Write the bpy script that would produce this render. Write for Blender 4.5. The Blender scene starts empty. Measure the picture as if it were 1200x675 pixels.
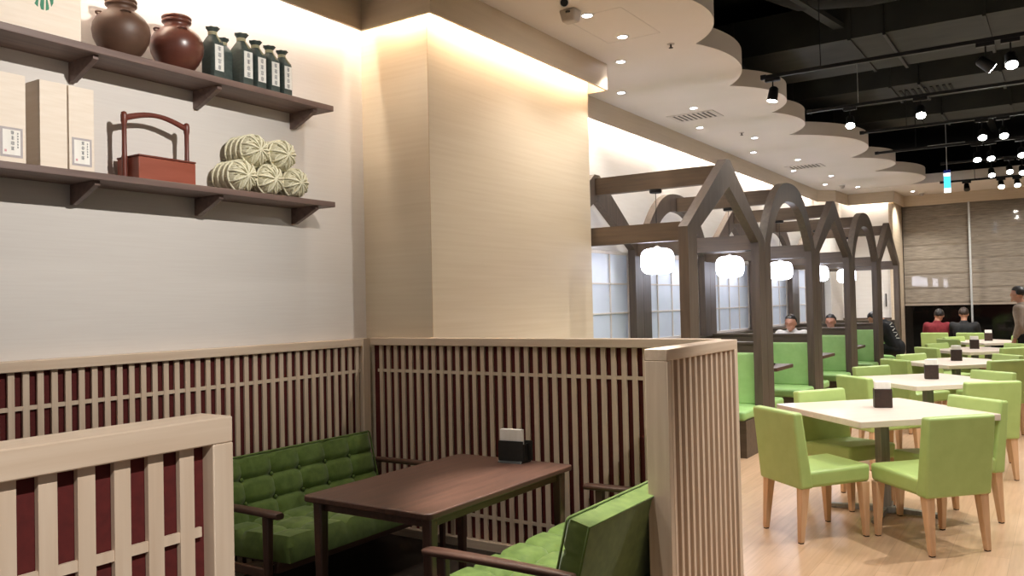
import bpy, bmesh, math, random
from mathutils import Vector, Matrix
random.seed(7)
PI = math.pi
COL = bpy.context.scene.collection
SC = bpy.context.scene

# ------------------------------------------------------------------ materials
def lin(h):
    h = h.lstrip('#')
    out = []
    for i in (0, 2, 4):
        c = int(h[i:i+2], 16) / 255
        out.append(c / 12.92 if c <= .04045 else ((c + .055) / 1.055) ** 2.4)
    return (out[0], out[1], out[2], 1)

def base_mat(name, rough=.5, metal=0, spec=.5):
    m = bpy.data.materials.new(name); m.use_nodes = True
    nt = m.node_tree; b = nt.nodes['Principled BSDF']
    b.inputs['Roughness'].default_value = rough
    b.inputs['Metallic'].default_value = metal
    b.inputs['Specular IOR Level'].default_value = spec
    return m, nt, b

def mat_noise(name, c1, c2, scale=(8, 8, 8), rough=.5, metal=0, detail=4, bump=0, spec=.5, lo=.3, hi=.7, nscale=1, sheen=0):
    """two tone procedural surface driven by stretched noise in object space"""
    m, nt, b = base_mat(name, rough, metal, spec)
    N = nt.nodes; L = nt.links
    tc = N.new('ShaderNodeTexCoord'); mp = N.new('ShaderNodeMapping'); mp.inputs['Scale'].default_value = scale
    no = N.new('ShaderNodeTexNoise'); no.inputs['Scale'].default_value = nscale; no.inputs['Detail'].default_value = detail
    cr = N.new('ShaderNodeValToRGB')
    cr.color_ramp.elements[0].position = lo; cr.color_ramp.elements[0].color = lin(c1)
    cr.color_ramp.elements[1].position = hi; cr.color_ramp.elements[1].color = lin(c2)
    L.new(tc.outputs['Object'], mp.inputs['Vector']); L.new(mp.outputs[0], no.inputs['Vector'])
    L.new(no.outputs['Fac'], cr.inputs['Fac']); L.new(cr.outputs['Color'], b.inputs['Base Color'])
    if bump:
        bp = N.new('ShaderNodeBump'); bp.inputs['Strength'].default_value = bump; bp.inputs['Distance'].default_value = .01
        L.new(no.outputs['Fac'], bp.inputs['Height']); L.new(bp.outputs[0], b.inputs['Normal'])
    if sheen:
        b.inputs['Sheen Weight'].default_value = sheen
    return m

def mat_emit(name, col, strength):
    m, nt, b = base_mat(name, .4)
    b.inputs['Base Color'].default_value = lin(col)
    b.inputs['Emission Color'].default_value = lin(col)
    b.inputs['Emission Strength'].default_value = strength
    return m

M = {}
M['wall'] = mat_noise('wallpaper white', '#d8d1cb', '#dcd6d0', (3, 3, 90), .75, bump=.03)
M['wall_far'] = mat_noise('plain white wall', '#dbd6cf', '#e0dcd6', (3, 3, 30), .75)
M['veneer'] = mat_noise('pale horizontal veneer', '#cdbca2', '#d5c6ae', (1.2, 1.2, 42), .5, bump=.02, lo=.25, hi=.75)
M['fascia'] = mat_noise('beige fascia veneer', '#bfae96', '#c8b8a0', (1, 1, 24), .55)
M['ceil'] = mat_noise('matt ceiling paint', '#d8d0c6', '#dcd4cb', (2, 2, 2), .8)
M['black'] = mat_noise('black painted slab', '#121413', '#1d1f1c', (1.3, 3, 1.3), .85, bump=.3)
M['duct'] = mat_noise('dusty black duct', '#232521', '#34352f', (2.4, 6, 2.4), .7, bump=.2)
M['blackmetal'] = mat_noise('black powder coat', '#111112', '#18181a', (20, 20, 20), .45)
M['ash_z'] = mat_noise('ash timber upright grain', '#cdb59d', '#dac5af', (46, 46, 2.2), .5, bump=.03)
M['ash_y'] = mat_noise('ash timber long grain', '#cdb59d', '#dac5af', (46, 2.2, 46), .5, bump=.03)
M['ash_x'] = mat_noise('ash timber cross grain', '#cdb59d', '#dac5af', (2.2, 46, 46), .5, bump=.03)
M['red'] = mat_noise('oxblood backing cloth', '#501311', '#5e1916', (60, 60, 60), .85)
M['slatback'] = mat_noise('brown backing board', '#a5825f', '#b8946f', (46, 46, 2.2), .55)
M['shelf'] = mat_noise('smoked brown shelf timber', '#65504a', '#7c665d', (30, 2, 30), .5, bump=.03)
M['frame'] = mat_noise('dark taupe stained timber', '#493d33', '#5a4d42', (30, 30, 2.5), .48, bump=.03)
M['frame_x'] = mat_noise('dark taupe stained beam', '#493c30', '#5a4b3c', (2.5, 30, 30), .48, bump=.03)
M['walnut'] = mat_noise('reddish walnut', '#49332b', '#614438', (34, 2.4, 34), .36, bump=.02)
M['walnut_x'] = mat_noise('reddish walnut cross', '#49332b', '#614438', (2.4, 34, 34), .36, bump=.02)
M['walnut_z'] = mat_noise('reddish walnut upright', '#49332b', '#5c4036', (34, 34, 2.4), .36)
M['mohair'] = mat_noise('green mohair velvet', '#4f6524', '#647a34', (24, 24, 24), .7, bump=.08, sheen=.25, spec=.3)
M['vinyl'] = mat_noise('lime green vinyl', '#a3bb6e', '#abc376', (12, 12, 12), .42, bump=.03)
M['bench'] = mat_noise('leaf green leatherette', '#8fb86e', '#99c078', (12, 12, 12), .45, bump=.03)
M['legwood'] = mat_noise('light beech leg', '#c99f78', '#d8b38e', (40, 40, 3), .4)
M['tabletop'] = mat_noise('pale whitewashed laminate', '#dacabd', '#e2d4c8', (3, 40, 40), .32)
M['steel'] = mat_noise('brushed steel', '#8d8d87', '#a5a59f', (40, 40, 3), .5, metal=.5)
M['brown_holder'] = mat_noise('dark brown leatherette', '#2a1a13', '#3a261c', (40, 40, 40), .5)
M['black_holder'] = mat_noise('black board holder', '#131411', '#1c1d19', (40, 40, 40), .5)
M['paper'] = mat_noise('white napkin paper', '#ece8e0', '#f5f2ec', (40, 40, 9), .8)
M['paulownia'] = mat_noise('pale paulownia box wood', '#e6d7c5', '#eee1d2', (5, 5, 50), .6)
M['jar'] = mat_noise('iron brown glazed ceramic', '#4a2a22', '#66392d', (5, 5, 12), .32, bump=.05)
M['jar_dark'] = mat_noise('dusty brown ceramic', '#493428', '#5e4233', (5, 5, 9), .5, bump=.06)
M['wrap'] = mat_noise('dark bottle green wrapping paper', '#2e3834', '#3f4a45', (25, 25, 60), .6, bump=.15)
M['cord'] = mat_noise('straw cord', '#9c9578', '#b7b08f', (60, 60, 60), .8)
M['label'] = mat_noise('cream paper label', '#d6d5cf', '#e3e2dd', (30, 30, 30), .7)
M['ink'] = mat_noise('grey ink', '#77787c', '#86878b', (30, 30, 30), .7)
M['border'] = mat_noise('grey lilac label border', '#aaa2a4', '#bbb3b4', (30, 30, 30), .7)
M['seal'] = mat_noise('faded red seal', '#d8a0a6', '#dcabb0', (30, 30, 30), .7)
M['emblem'] = mat_noise('green print', '#2f7a5a', '#3a8866', (30, 30, 30), .6)
M['carry'] = mat_noise('red lacquered wood', '#8a4531', '#9c5340', (3, 3, 20), .42)
M['carry_d'] = mat_noise('dark red lacquered wood', '#5e2c22', '#743a2d', (12, 12, 3), .4)
M['straw'] = mat_noise('rice straw', '#c4bc9c', '#dcd7be', (14, 90, 90), .85, bump=.5)
M['rope'] = mat_noise('straw rope', '#d6d0b2', '#e6e1c9', (80, 80, 80), .85, bump=.3)
M['rope_d'] = mat_noise('dark straw twine', '#8f8762', '#a39b74', (80, 80, 80), .85)  # darker tone for the thin twine between the ropes
M['skin'] = mat_noise('skin', '#b98468', '#c4917a', (9, 9, 9), .5)
M['hair'] = mat_noise('black hair', '#120f0e', '#1f1a18', (60, 60, 12), .45)
M['hair_b'] = mat_noise('brown black hair', '#2c2019', '#3a2b22', (60, 60, 12), .45)
M['cloth_white'] = mat_noise('white cotton', '#d6d2cc', '#e2dfda', (30, 30, 30), .85)
M['cloth_black'] = mat_noise('black cotton', '#101113', '#191a1d', (30, 30, 30), .8)
M['cloth_red'] = mat_noise('dark red cotton', '#6a1620', '#7f1f29', (30, 30, 30), .85)
M['cloth_beige'] = mat_noise('greyish beige cotton', '#97877a', '#a6978a', (30, 30, 30), .85)
M['blue_jean'] = mat_noise('dark navy denim', '#14181f', '#1e242d', (40, 40, 40), .85)
M['white_plastic'] = mat_noise('white plastic', '#d6d3cd', '#deddd8', (9, 9, 9), .4)
M['grey_plastic'] = mat_noise('grey beige plastic', '#a79d91', '#b3a99d', (9, 9, 9), .5)
M['slot_shade'] = mat_noise('vent slot shade tone', '#4a4641', '#55514b', (9, 9, 9), .8)
M['shojiwood'] = mat_noise('whitewashed lattice wood', '#cdc3ba', '#d8d0c8', (30, 30, 4), .55)
M['night_black'] = mat_noise('night exterior', '#050706', '#0c100e', (.8, .8, .8), .9)
M['alu'] = mat_noise('silver aluminium', '#b7bab8', '#c8cac8', (4, 4, 60), .35, metal=.6)
M['rubber'] = mat_noise('black rubber foot', '#15130f', '#201c17', (30, 30, 30), .7)
M['door_paint'] = mat_noise('white painted door', '#dcdad4', '#e3e1dc', (4, 4, 4), .5)
M['vent'] = mat_noise('painted vent metal', '#c9c1b7', '#d2cac1', (9, 9, 9), .5)

M['lamp'] = mat_emit('opal glass lamp', '#eceeff', 14)
M['lens'] = mat_emit('downlight lens', '#f4f2ff', 22)
M['spotlens'] = mat_emit('spotlight lens', '#fffdf6', 45)
M['strip'] = mat_emit('warm led strip', '#ffe9cf', 80)
M['strip2'] = mat_emit('neutral led strip', '#fff5ea', 85)
M['screen_blue'] = mat_emit('glowing cyan panel', '#35a9dc', 2.2)
M['screen_white'] = mat_emit('glowing white panel', '#e6f6ff', 3.0)
M['screen_navy'] = mat_emit('glowing navy panel', '#101c58', .8)

def mat_floor():
    m, nt, b = base_mat('pale oak vinyl planks', .32)
    N = nt.nodes; L = nt.links
    tc = N.new('ShaderNodeTexCoord'); mp = N.new('ShaderNodeMapping'); mp.inputs['Rotation'].default_value = (0, 0, PI/2)
    br = N.new('ShaderNodeTexBrick'); br.inputs['Scale'].default_value = 1
    br.inputs['Brick Width'].default_value = .92; br.inputs['Row Height'].default_value = .15
    br.inputs['Mortar Size'].default_value = .0012; br.inputs['Color1'].default_value = lin('#c8a686')
    br.inputs['Color2'].default_value = lin('#d3b192'); br.inputs['Mortar'].default_value = lin('#b08d6c'); br.offset = .37
    mp2 = N.new('ShaderNodeMapping'); mp2.inputs['Scale'].default_value = (26, 1.6, 1)
    no = N.new('ShaderNodeTexNoise'); no.inputs['Scale'].default_value = 1.6; no.inputs['Detail'].default_value = 5
    mx = N.new('ShaderNodeMixRGB'); mx.blend_type = 'MULTIPLY'; mx.inputs['Fac'].default_value = .55
    cr = N.new('ShaderNodeValToRGB'); cr.color_ramp.elements[0].color = lin('#ddd4c6'); cr.color_ramp.elements[1].color = (1, 1, 1, 1)
    cr.color_ramp.elements[0].position = .3; cr.color_ramp.elements[1].position = .62
    L.new(tc.outputs['Object'], mp.inputs['Vector']); L.new(mp.outputs[0], br.inputs['Vector'])
    L.new(tc.outputs['Object'], mp2.inputs['Vector']); L.new(mp2.outputs[0], no.inputs['Vector'])
    L.new(no.outputs['Fac'], cr.inputs['Fac']); L.new(br.outputs['Color'], mx.inputs[1]); L.new(cr.outputs['Color'], mx.inputs[2])
    L.new(mx.outputs[0], b.inputs['Base Color'])
    return m
M['floor'] = mat_floor()
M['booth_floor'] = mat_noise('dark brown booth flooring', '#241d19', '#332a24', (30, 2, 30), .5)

def mat_glass(name, tint, gloss):
    m = bpy.data.materials.new(name); m.use_nodes = True; nt = m.node_tree; N = nt.nodes; L = nt.links
    for n in list(N): N.remove(n)
    o = N.new('ShaderNodeOutputMaterial'); t = N.new('ShaderNodeBsdfTransparent'); t.inputs[0].default_value = tint
    g = N.new('ShaderNodeBsdfGlossy'); g.inputs['Roughness'].default_value = .04
    mx = N.new('ShaderNodeMixShader'); mx.inputs[0].default_value = gloss
    L.new(t.outputs[0], mx.inputs[1]); L.new(g.outputs[0], mx.inputs[2]); L.new(mx.outputs[0], o.inputs[0])
    return m
M['glass'] = mat_glass('window glass', (.95, .935, .92, 1), .018)

def mat_shoji():
    m, nt, b = base_mat('frosted shoji pane', .35)
    N = nt.nodes; L = nt.links
    b.inputs['Base Color'].default_value = lin('#cdd6e2')
    b.inputs['Transmission Weight'].default_value = 0
    tc = N.new('ShaderNodeTexCoord'); no = N.new('ShaderNodeTexNoise'); no.inputs['Scale'].default_value = 3
    cr = N.new('ShaderNodeValToRGB'); cr.color_ramp.elements[0].color = lin('#c6cfdc'); cr.color_ramp.elements[1].color = lin('#d6dee8')
    L.new(tc.outputs['Object'], no.inputs['Vector']); L.new(no.outputs['Fac'], cr.inputs['Fac']); L.new(cr.outputs[0], b.inputs['Base Color'])
    return m
M['pane'] = mat_shoji()

def mat_blind():
    m, nt, b = base_mat('woven grey brown blind', .8)
    N = nt.nodes; L = nt.links
    tc = N.new('ShaderNodeTexCoord'); mp = N.new('ShaderNodeMapping'); mp.inputs['Scale'].default_value = (3, 3, 34)
    no = N.new('ShaderNodeTexNoise'); no.inputs['Scale'].default_value = 1.5; no.inputs['Detail'].default_value = 6
    cr = N.new('ShaderNodeValToRGB'); cr.color_ramp.elements[0].color = lin('#807a70'); cr.color_ramp.elements[1].color = lin('#aaa398')
    cr.color_ramp.elements[0].position = .3; cr.color_ramp.elements[1].position = .7
    L.new(tc.outputs['Object'], mp.inputs['Vector']); L.new(mp.outputs[0], no.inputs['Vector']); L.new(no.outputs['Fac'], cr.inputs['Fac'])
    L.new(cr.outputs[0], b.inputs['Base Color'])
    return m
M['blind'] = mat_blind()

# ------------------------------------------------------------------ mesh helpers
def new_bm(): return bmesh.new()

def box(bm, x0, x1, y0, y1, z0, z1, mtx=None):
    vs = [bm.verts.new(Vector(p)) for p in ((x0,y0,z0),(x1,y0,z0),(x1,y1,z0),(x0,y1,z0),(x0,y0,z1),(x1,y0,z1),(x1,y1,z1),(x0,y1,z1))]
    if mtx is not None:
        for v in vs: v.co = mtx @ v.co
    for f in ((0,3,2,1),(4,5,6,7),(0,1,5,4),(1,2,6,5),(2,3,7,6),(3,0,4,7)): bm.faces.new([vs[i] for i in f])
    return vs

def hexa(bm, bot, top):
    """eight corners: bottom four (ccw seen from above) and top four"""
    vs = [bm.verts.new(Vector(p)) for p in list(bot) + list(top)]
    for f in ((0,3,2,1),(4,5,6,7),(0,1,5,4),(1,2,6,5),(2,3,7,6),(3,0,4,7)): bm.faces.new([vs[i] for i in f])

def prism(bm, pts, axis, a, b):
    """polygon pts (2-D) extruded along axis 'x','y','z' from a to b"""
    def P(p, t):
        if axis == 'x': return Vector((t, p[0], p[1]))
        if axis == 'y': return Vector((p[0], t, p[1]))
        return Vector((p[0], p[1], t))
    A = [bm.verts.new(P(p, a)) for p in pts]; B = [bm.verts.new(P(p, b)) for p in pts]
    n = len(pts)
    bm.faces.new(A); bm.faces.new(B[::-1])
    for i in range(n): bm.faces.new([A[i], B[i], B[(i+1) % n], A[(i+1) % n]])

def tube(bm, pts, r, seg=10, cap=True, squash=None):
    pts = [Vector(p) for p in pts]; rings = []
    rs = r if isinstance(r, (list, tuple)) else [r] * len(pts)
    up = None
    for i, p in enumerate(pts):
        d = (pts[min(i+1, len(pts)-1)] - pts[max(i-1, 0)]).normalized()
        if up is None:
            up = Vector((0, 0, 1)) if abs(d.z) < .9 else Vector((1, 0, 0))
        s = d.cross(up).normalized(); u = s.cross(d).normalized(); up = u
        ring = []
        for k in range(seg):
            a = 2*PI*k/seg
            sx, sy = (1, 1) if squash is None else squash
            ring.append(bm.verts.new(p + (s*math.cos(a)*sx + u*math.sin(a)*sy) * rs[i]))
        rings.append(ring)
    for i in range(len(rings)-1):
        for k in range(seg):
            bm.faces.new([rings[i][k], rings[i][(k+1)%seg], rings[i+1][(k+1)%seg], rings[i+1][k]])
    if cap:
        bm.faces.new(rings[0][::-1]); bm.faces.new(rings[-1])

def lathe(bm, prof, seg=32, c=(0,0,0), axis='z', fn=None, cap=True):
    rings = []
    for (r, z) in prof:
        ring = []
        for k in range(seg):
            a = 2*PI*k/seg; rr = fn(r, z, a) if fn else r
            if axis == 'z': p = Vector((rr*math.cos(a), rr*math.sin(a), z))
            elif axis == 'x': p = Vector((z, rr*math.cos(a), rr*math.sin(a)))
            else: p = Vector((rr*math.cos(a), z, rr*math.sin(a)))
            ring.append(bm.verts.new(p + Vector(c)))
        rings.append(ring)
    for i in range(len(rings)-1):
        for k in range(seg):
            bm.faces.new([rings[i][k], rings[i][(k+1)%seg], rings[i+1][(k+1)%seg], rings[i+1][k]])
    if cap: bm.faces.new(rings[0][::-1]); bm.faces.new(rings[-1])

def superbox(bm, cx, cy, cz, hx, hy, hz, e=.25, nu=28, nv=16):
    """cushion-like rounded box (superellipsoid)"""
    def sp(c, p): return math.copysign(abs(c)**p, c)
    rings = []
    for j in range(1, nv):
        v = -PI/2 + PI*j/nv; ring = []
        for i in range(nu):
            u = 2*PI*i/nu
            ring.append(bm.verts.new((cx + hx*sp(math.cos(v), e)*sp(math.cos(u), e), cy + hy*sp(math.cos(v), e)*sp(math.sin(u), e), cz + hz*sp(math.sin(v), e))))
        rings.append(ring)
    b = bm.verts.new((cx, cy, cz-hz)); t = bm.verts.new((cx, cy, cz+hz))
    for i in range(nu):
        bm.faces.new([b, rings[0][(i+1)%nu], rings[0][i]]); bm.faces.new([t, rings[-1][i], rings[-1][(i+1)%nu]])
    for j in range(len(rings)-1):
        for i in range(nu): bm.faces.new([rings[j][i], rings[j][(i+1)%nu], rings[j+1][(i+1)%nu], rings[j+1][i]])

def link(name, data): 
    o = bpy.data.objects.new(name, data); COL.objects.link(o); return o

def obj(name, bm, mat, parent=None, bevel=0, seg=2, smooth=None, loc=None, label=None):
    bmesh.ops.recalc_face_normals(bm, faces=bm.faces)
    me = bpy.data.meshes.new(name); bm.to_mesh(me); bm.free()
    me.materials.append(M[mat] if isinstance(mat, str) else mat)
    o = link(name, me)
    if smooth is not None:
        for p in me.polygons: p.use_smooth = True
        if smooth < 179:
            me.set_sharp_from_angle(angle=math.radians(smooth))
    if bevel:
        md = o.modifiers.new('bevel', 'BEVEL'); md.width = bevel; md.segments = seg; md.limit_method = 'ANGLE'; md.angle_limit = math.radians(40)
        if smooth is None:
            for p in me.polygons: p.use_smooth = True
            me.set_sharp_from_angle(angle=math.radians(50))
    if parent is not None: o.parent = parent
    if loc is not None: o.location = loc
    if label: o['label'] = label
    return o

def thing(name, label, cat, loc=(0,0,0), rz=0, group=None):
    o = link(name, None); o.location = loc; o.rotation_euler = (0, 0, rz); o.empty_display_size = .05
    o['label'] = label; o['category'] = cat
    if group: o['group'] = group
    return o

def tag(o, label, cat, group=None):
    o['label'] = label; o['category'] = cat
    if group: o['group'] = group
    return o

def struct(name, bm, mat, **k):
    o = obj(name, bm, mat, **k); o['kind'] = 'structure'; return o

def dup(root, loc, rz, label, group=None):
    r = root.copy(); COL.objects.link(r); r.location = loc; r.rotation_euler = (0, 0, rz); r['label'] = label
    if group: r['group'] = group
    for ch in list(root.children):
        c = ch.copy(); COL.objects.link(c); c.parent = r
        for g in ch.children:
            d = g.copy(); COL.objects.link(d); d.parent = c
    return r

ORD = ['nearest', 'second nearest', 'third nearest', 'fourth nearest', 'fifth nearest', 'sixth nearest', 'seventh nearest']

# ------------------------------------------------------------------ camera (solved from the vanishing points)
F, ya, pi_, ro = 982.18, .582245669, .0203147959, -.0227447653
f = Vector((-math.sin(ya)*math.cos(pi_), math.cos(ya)*math.cos(pi_), math.sin(pi_)))
r = Vector((math.cos(ya), math.sin(ya), 0)); u = r.cross(f)
r2 = r*math.cos(ro) + u*math.sin(ro); u2 = -r*math.sin(ro) + u*math.cos(ro)
cam = bpy.data.cameras.new('camera'); co = link('camera', cam)
cam.sensor_width = 36; cam.lens = F/1200*36; cam.clip_start = .02; cam.clip_end = 200
mw = Matrix(((r2.x, u2.x, -f.x, 0), (r2.y, u2.y, -f.y, 0), (r2.z, u2.z, -f.z, 1.5), (0, 0, 0, 1)))
co.matrix_world = mw
SC.camera = co

# ------------------------------------------------------------------ the setting
ZC = 3.585
bm = new_bm(); box(bm, -4.4, 4.5, -3, 20.3, -.1, 0); struct('floor', bm, 'floor')
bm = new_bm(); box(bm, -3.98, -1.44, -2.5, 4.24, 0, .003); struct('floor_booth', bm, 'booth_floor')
bm = new_bm(); box(bm, -4.15, -4.0, -3, 4.25, 0, ZC); struct('wall_left', bm, 'wall')
# veneered pier: two faces with a thin darker joint at the corner
bm = new_bm(); box(bm, -4.15, -3.418, 4.25, 6.46, 0, ZC-.002); struct('wall_pier', bm, 'veneer')
bm = new_bm(); box(bm, -4.2, -4.06, 6.46, 17.05, 0, ZC); struct('wall_rear', bm, 'wall_far')
bm = new_bm(); box(bm, -4.2, -3.79, 17.05, 18.1, 0, ZC); struct('wall_corner', bm, 'wall_far')
bm = new_bm(); box(bm, -4.2, -2.87, 18.1, 19.35, 0, ZC); struct('wall_end', bm, 'wall_far', bevel=.004)
bm = new_bm(); box(bm, -2.87, -2.80, 18.02, 19.2, 0, ZC-.2); struct('trim_2', bm, 'fascia')
bm = new_bm(); box(bm, -4.06, -3.86, 6.47, 17.04, 0, 1.03); box(bm, -4.06, -3.85, 6.47, 17.04, 1.03, 1.0445); struct('trim_3', bm, 'frame_x')
bm = new_bm(); box(bm, -3.79, -2.87, 18.06, 18.1, 0, 1.08); struct('trim_4', bm, 'frame_x')
bm = new_bm(); box(bm, -4.3, 4.5, 20.2, 20.3, -.1, 4.7); struct('night_backdrop', bm, 'night_black')  # added black backdrop, keeps the ambient world dark behind the glass

# white scalloped ceiling: arcs fitted circle by circle
ARCS = [(-3.3, -1.9, 1.3), (-3.35, .0, 1.3), (-3.2, 1.9, 1.25), (-3.05, 3.88, 1.22), (-3.02, 5.74, .95), (-3.68, 7.06, 1.37), (-3.3, 8.69, .96),
        (-3.6, 10.01, 1.11), (-3.77, 12.15, 1.59), (-3.13, 14.11, 1.0), (-3.55, 16.17, 1.58)]
def cross(a, b):
    d = math.hypot(b[0]-a[0], b[1]-a[1]); t = (a[2]**2 - b[2]**2 + d*d)/(2*d)
    h = math.sqrt(max(a[2]**2 - t*t, 0)); ux, uy = (b[0]-a[0])/d, (b[1]-a[1])/d
    c = [(a[0]+ux*t+s*uy*h, a[1]+uy*t-s*ux*h) for s in (1, -1)]
    return max(c)
cusps = [cross(ARCS[i], ARCS[i+1]) for i in range(len(ARCS)-1)]
edge = []
for i, (cx, cy, R) in enumerate(ARCS):
    p0 = cusps[i-1] if i else (cx + R*math.cos(-1), cy + R*math.sin(-1))
    p1 = cusps[i] if i < len(cusps) else (-2.335, 17.17)
    a0 = math.atan2(p0[1]-cy, p0[0]-cx); a1 = math.atan2(p1[1]-cy, p1[0]-cx)
    n = 22
    for k in range(n+1):
        if k == 0 and i: continue
        a = a0 + (a1-a0)*k/n
        edge.append((cx + R*math.cos(a), cy + R*math.sin(a)))
bm = new_bm(); TH = .17
rows = []
for (x, y) in edge:
    rows.append([bm.verts.new((-4.3, y, ZC)), bm.verts.new((x, y, ZC)), bm.verts.new((x, y, ZC+TH)), bm.verts.new((-4.3, y, ZC+TH))])
for a, b in zip(rows, rows[1:]):
    for k in range(3): bm.faces.new([a[k], a[k+1], b[k+1], b[k]])
o = struct('ceiling', bm, 'ceil', smooth=30)
bm = new_bm(); box(bm, -4.3, 4.5, 17.2, 19.4, ZC, ZC+TH); struct('ceiling_far', bm, 'ceil')
bm = new_bm(); box(bm, -4.4, 4.5, -3, 20.3, 4.75, 4.85); struct('ceiling_open', bm, 'black')
bm = new_bm(); box(bm, -4.4, -4.3, -3, 20.3, ZC+TH, 4.75); struct('wall_void', bm, 'black')

def ribbon(bm, pts, th, z0, z1, side=1):
    """vertical board following a plan polyline, thickened to one side (left of travel when side=1)"""
    P = [Vector((p[0], p[1])) for p in pts]; off = []
    for i, p in enumerate(P):
        ns = []
        if i: d = (P[i]-P[i-1]).normalized(); ns.append(Vector((-d.y, d.x)))
        if i < len(P)-1: d = (P[i+1]-P[i]).normalized(); ns.append(Vector((-d.y, d.x)))
        n = sum(ns, Vector((0, 0))).normalized(); k = 1/max(n.dot(ns[0]), .3)
        off.append(p + n*th*k*side)
    A = [[bm.verts.new((q.x, q.y, z)) for q in (p, o_) for z in (z0, z1)] for p, o_ in zip(P, off)]
    for a, b in zip(A, A[1:]):
        for i, j in ((0,1),(1,3),(3,2),(2,0)): bm.faces.new([a[i], a[j], b[j], b[i]])
    for a in (A[0], A[-1]): bm.faces.new([a[0], a[1], a[3], a[2]])

ZB = 3.358
rc = .05
corner = [(-3.275-rc+rc*math.sin(t), 6.60-rc+rc*math.cos(t)) for t in (PI/2, PI/3, PI/6, 0)]
C1 = [(-3.86, -2.5), (-3.86, 4.11), (-3.275, 4.11)] + corner + [(-3.92, 6.60)]
bm = new_bm(); ribbon(bm, C1, .022, ZB, ZC-.001); struct('trim_1', bm, 'fascia')
C2 = [(-3.92, 6.55), (-3.92, 16.75), (-3.65, 17.05), (-3.61, 17.96), (-2.75, 17.96), (-2.74, 19.12), (4.4, 19.13)]
bm = new_bm(); ribbon(bm, C2, .022, ZB+.005, ZC-.001); struct('trim_5', bm, 'fascia')
# led strips behind the fascias (kept above the sight line into the slot)
def strip(pts, mat, n, z=3.50):
    bm = new_bm(); ribbon(bm, pts, .018, z, z+.03); o = struct('trim_%d' % n, bm, mat); return o
strip([(-3.895, -1.0), (-3.895, 4.08)], 'strip2', 6)
strip([(-3.80, 4.155), (-3.325, 4.155), (-3.325, 6.5)], 'strip', 7)
strip([(-3.955, 6.62), (-3.955, 16.76)], 'strip2', 8)
strip([(-3.60, 18.005), (-2.82, 18.005)], 'strip2', 9)
# corner joint line of the pier
bm = new_bm(); box(bm, -3.4182, -3.4165, 4.2488, 4.2505, 1.2, 3.5); struct('trim_10', bm, 'slatback')

# windows at the far end
bm = new_bm(); box(bm, -2.80, 4.4, 19.16, 19.172, .3, 3.37); struct('window_1', bm, 'glass')
w = bpy.data.objects['window_1']
bm = new_bm(); box(bm, -1.568, -1.534, 19.10, 19.16, 0, 3.37); box(bm, 1.2, 1.25, 19.10, 19.16, 0, 3.37)
o = obj('mullion', bm, 'alu', w, label='silver upright mullion'); 
bm = new_bm(); box(bm, -2.87, 4.4, 19.12, 19.25, 0, .3); struct('wall_window', bm, 'frame_x')
bm = new_bm(); box(bm, -2.87, 4.4, 19.155, 19.25, 3.37, 3.6); struct('trim_11', bm, 'fascia')
t = thing('roller_blind', 'grey brown woven roman blind lowered behind the far window', 'blind', (-2.8, 19.3, 1.33))
bm = new_bm()
nz = 7; zs = [i*2.1/nz for i in range(nz+1)]
for i in range(nz):
    z0, z1 = zs[i], zs[i+1]
    pts = [(0, z0), (-.014, z0+.04), (-.006, z1-.04), (0, z1), (.012, z1), (.006, z1-.04), (-.002, z0+.04), (.012, z0)]
    prism(bm, pts, 'x', 0, 1.24); prism(bm, pts, 'x', 1.255, 4.02); prism(bm, pts, 'x', 4.035, 7.1)
obj('fabric', bm, 'blind', t)
bm = new_bm(); box(bm, 0, 7.1, -.03, .02, -.035, .0); obj('bottom_rail', bm, 'grey_plastic', t)
bm = new_bm(); box(bm, 0, 7.1, -.02, .03, 2.1, 2.15); obj('head_rail', bm, 'grey_plastic', t)

# ------------------------------------------------------------------ lattice partitions of the front booth
def lattice(bm, a, b, z0, z1, d0, d1, axis, sw=.03, n=None, pitch=.065, rails=()):
    """upright slats between a and b along axis, thickness d0..d1 across it, with cross rails"""
    L_ = b-a; n = n or round(L_/pitch); p = L_/n
    for i in range(n):
        c = a + p*(i+.5)
        if axis == 'x': box(bm, c-sw/2, c+sw/2, d0, d1, z0, z1)
        else: box(bm, d0, d1, c-sw/2, c+sw/2, z0, z1)
    e0, e1 = min(d0, d1)+abs(d1-d0)*.2, max(d0, d1)-abs(d1-d0)*.2
    for (ra, rb) in rails:
        if axis == 'x': box(bm, a, b, e0, e1, ra, rb)
        else: box(bm, e0, e1, a, b, ra, rb)

RAILS = ((1.072, 1.092), (.19, .21))
# left wall wainscot (front face X=-3.93)
t = thing('lattice_wainscot', 'long ash slat wainscot with red backing along the left wall under the shelves', 'wall panelling', (-3.95, 1.8, 0))
bm = new_bm(); box(bm, -.049, .022, -4.2, 2.335, 1.248, 1.298); obj('top_rail', bm, 'ash_y', t, bevel=.004)
bm = new_bm(); box(bm, -.049, .022, -4.2, 2.335, 0, .055); obj('bottom_rail', bm, 'ash_y', t, bevel=.003)
bm = new_bm(); box(bm, -.049, .022, 2.335, 2.405, 0, 1.298); obj('corner_post', bm, 'ash_z', t, bevel=.003)
bm = new_bm(); lattice(bm, -4.2+.0, 2.335, .055, 1.248, -.012, .000, 'y', .029, rails=RAILS); obj('lattice', bm, 'ash_z', t)
bm = new_bm(); box(bm, -.049, -.018, -4.2, 2.335, .055, 1.248); obj('backing_panel', bm, 'red', t, label='dark red backing panel')
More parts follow.
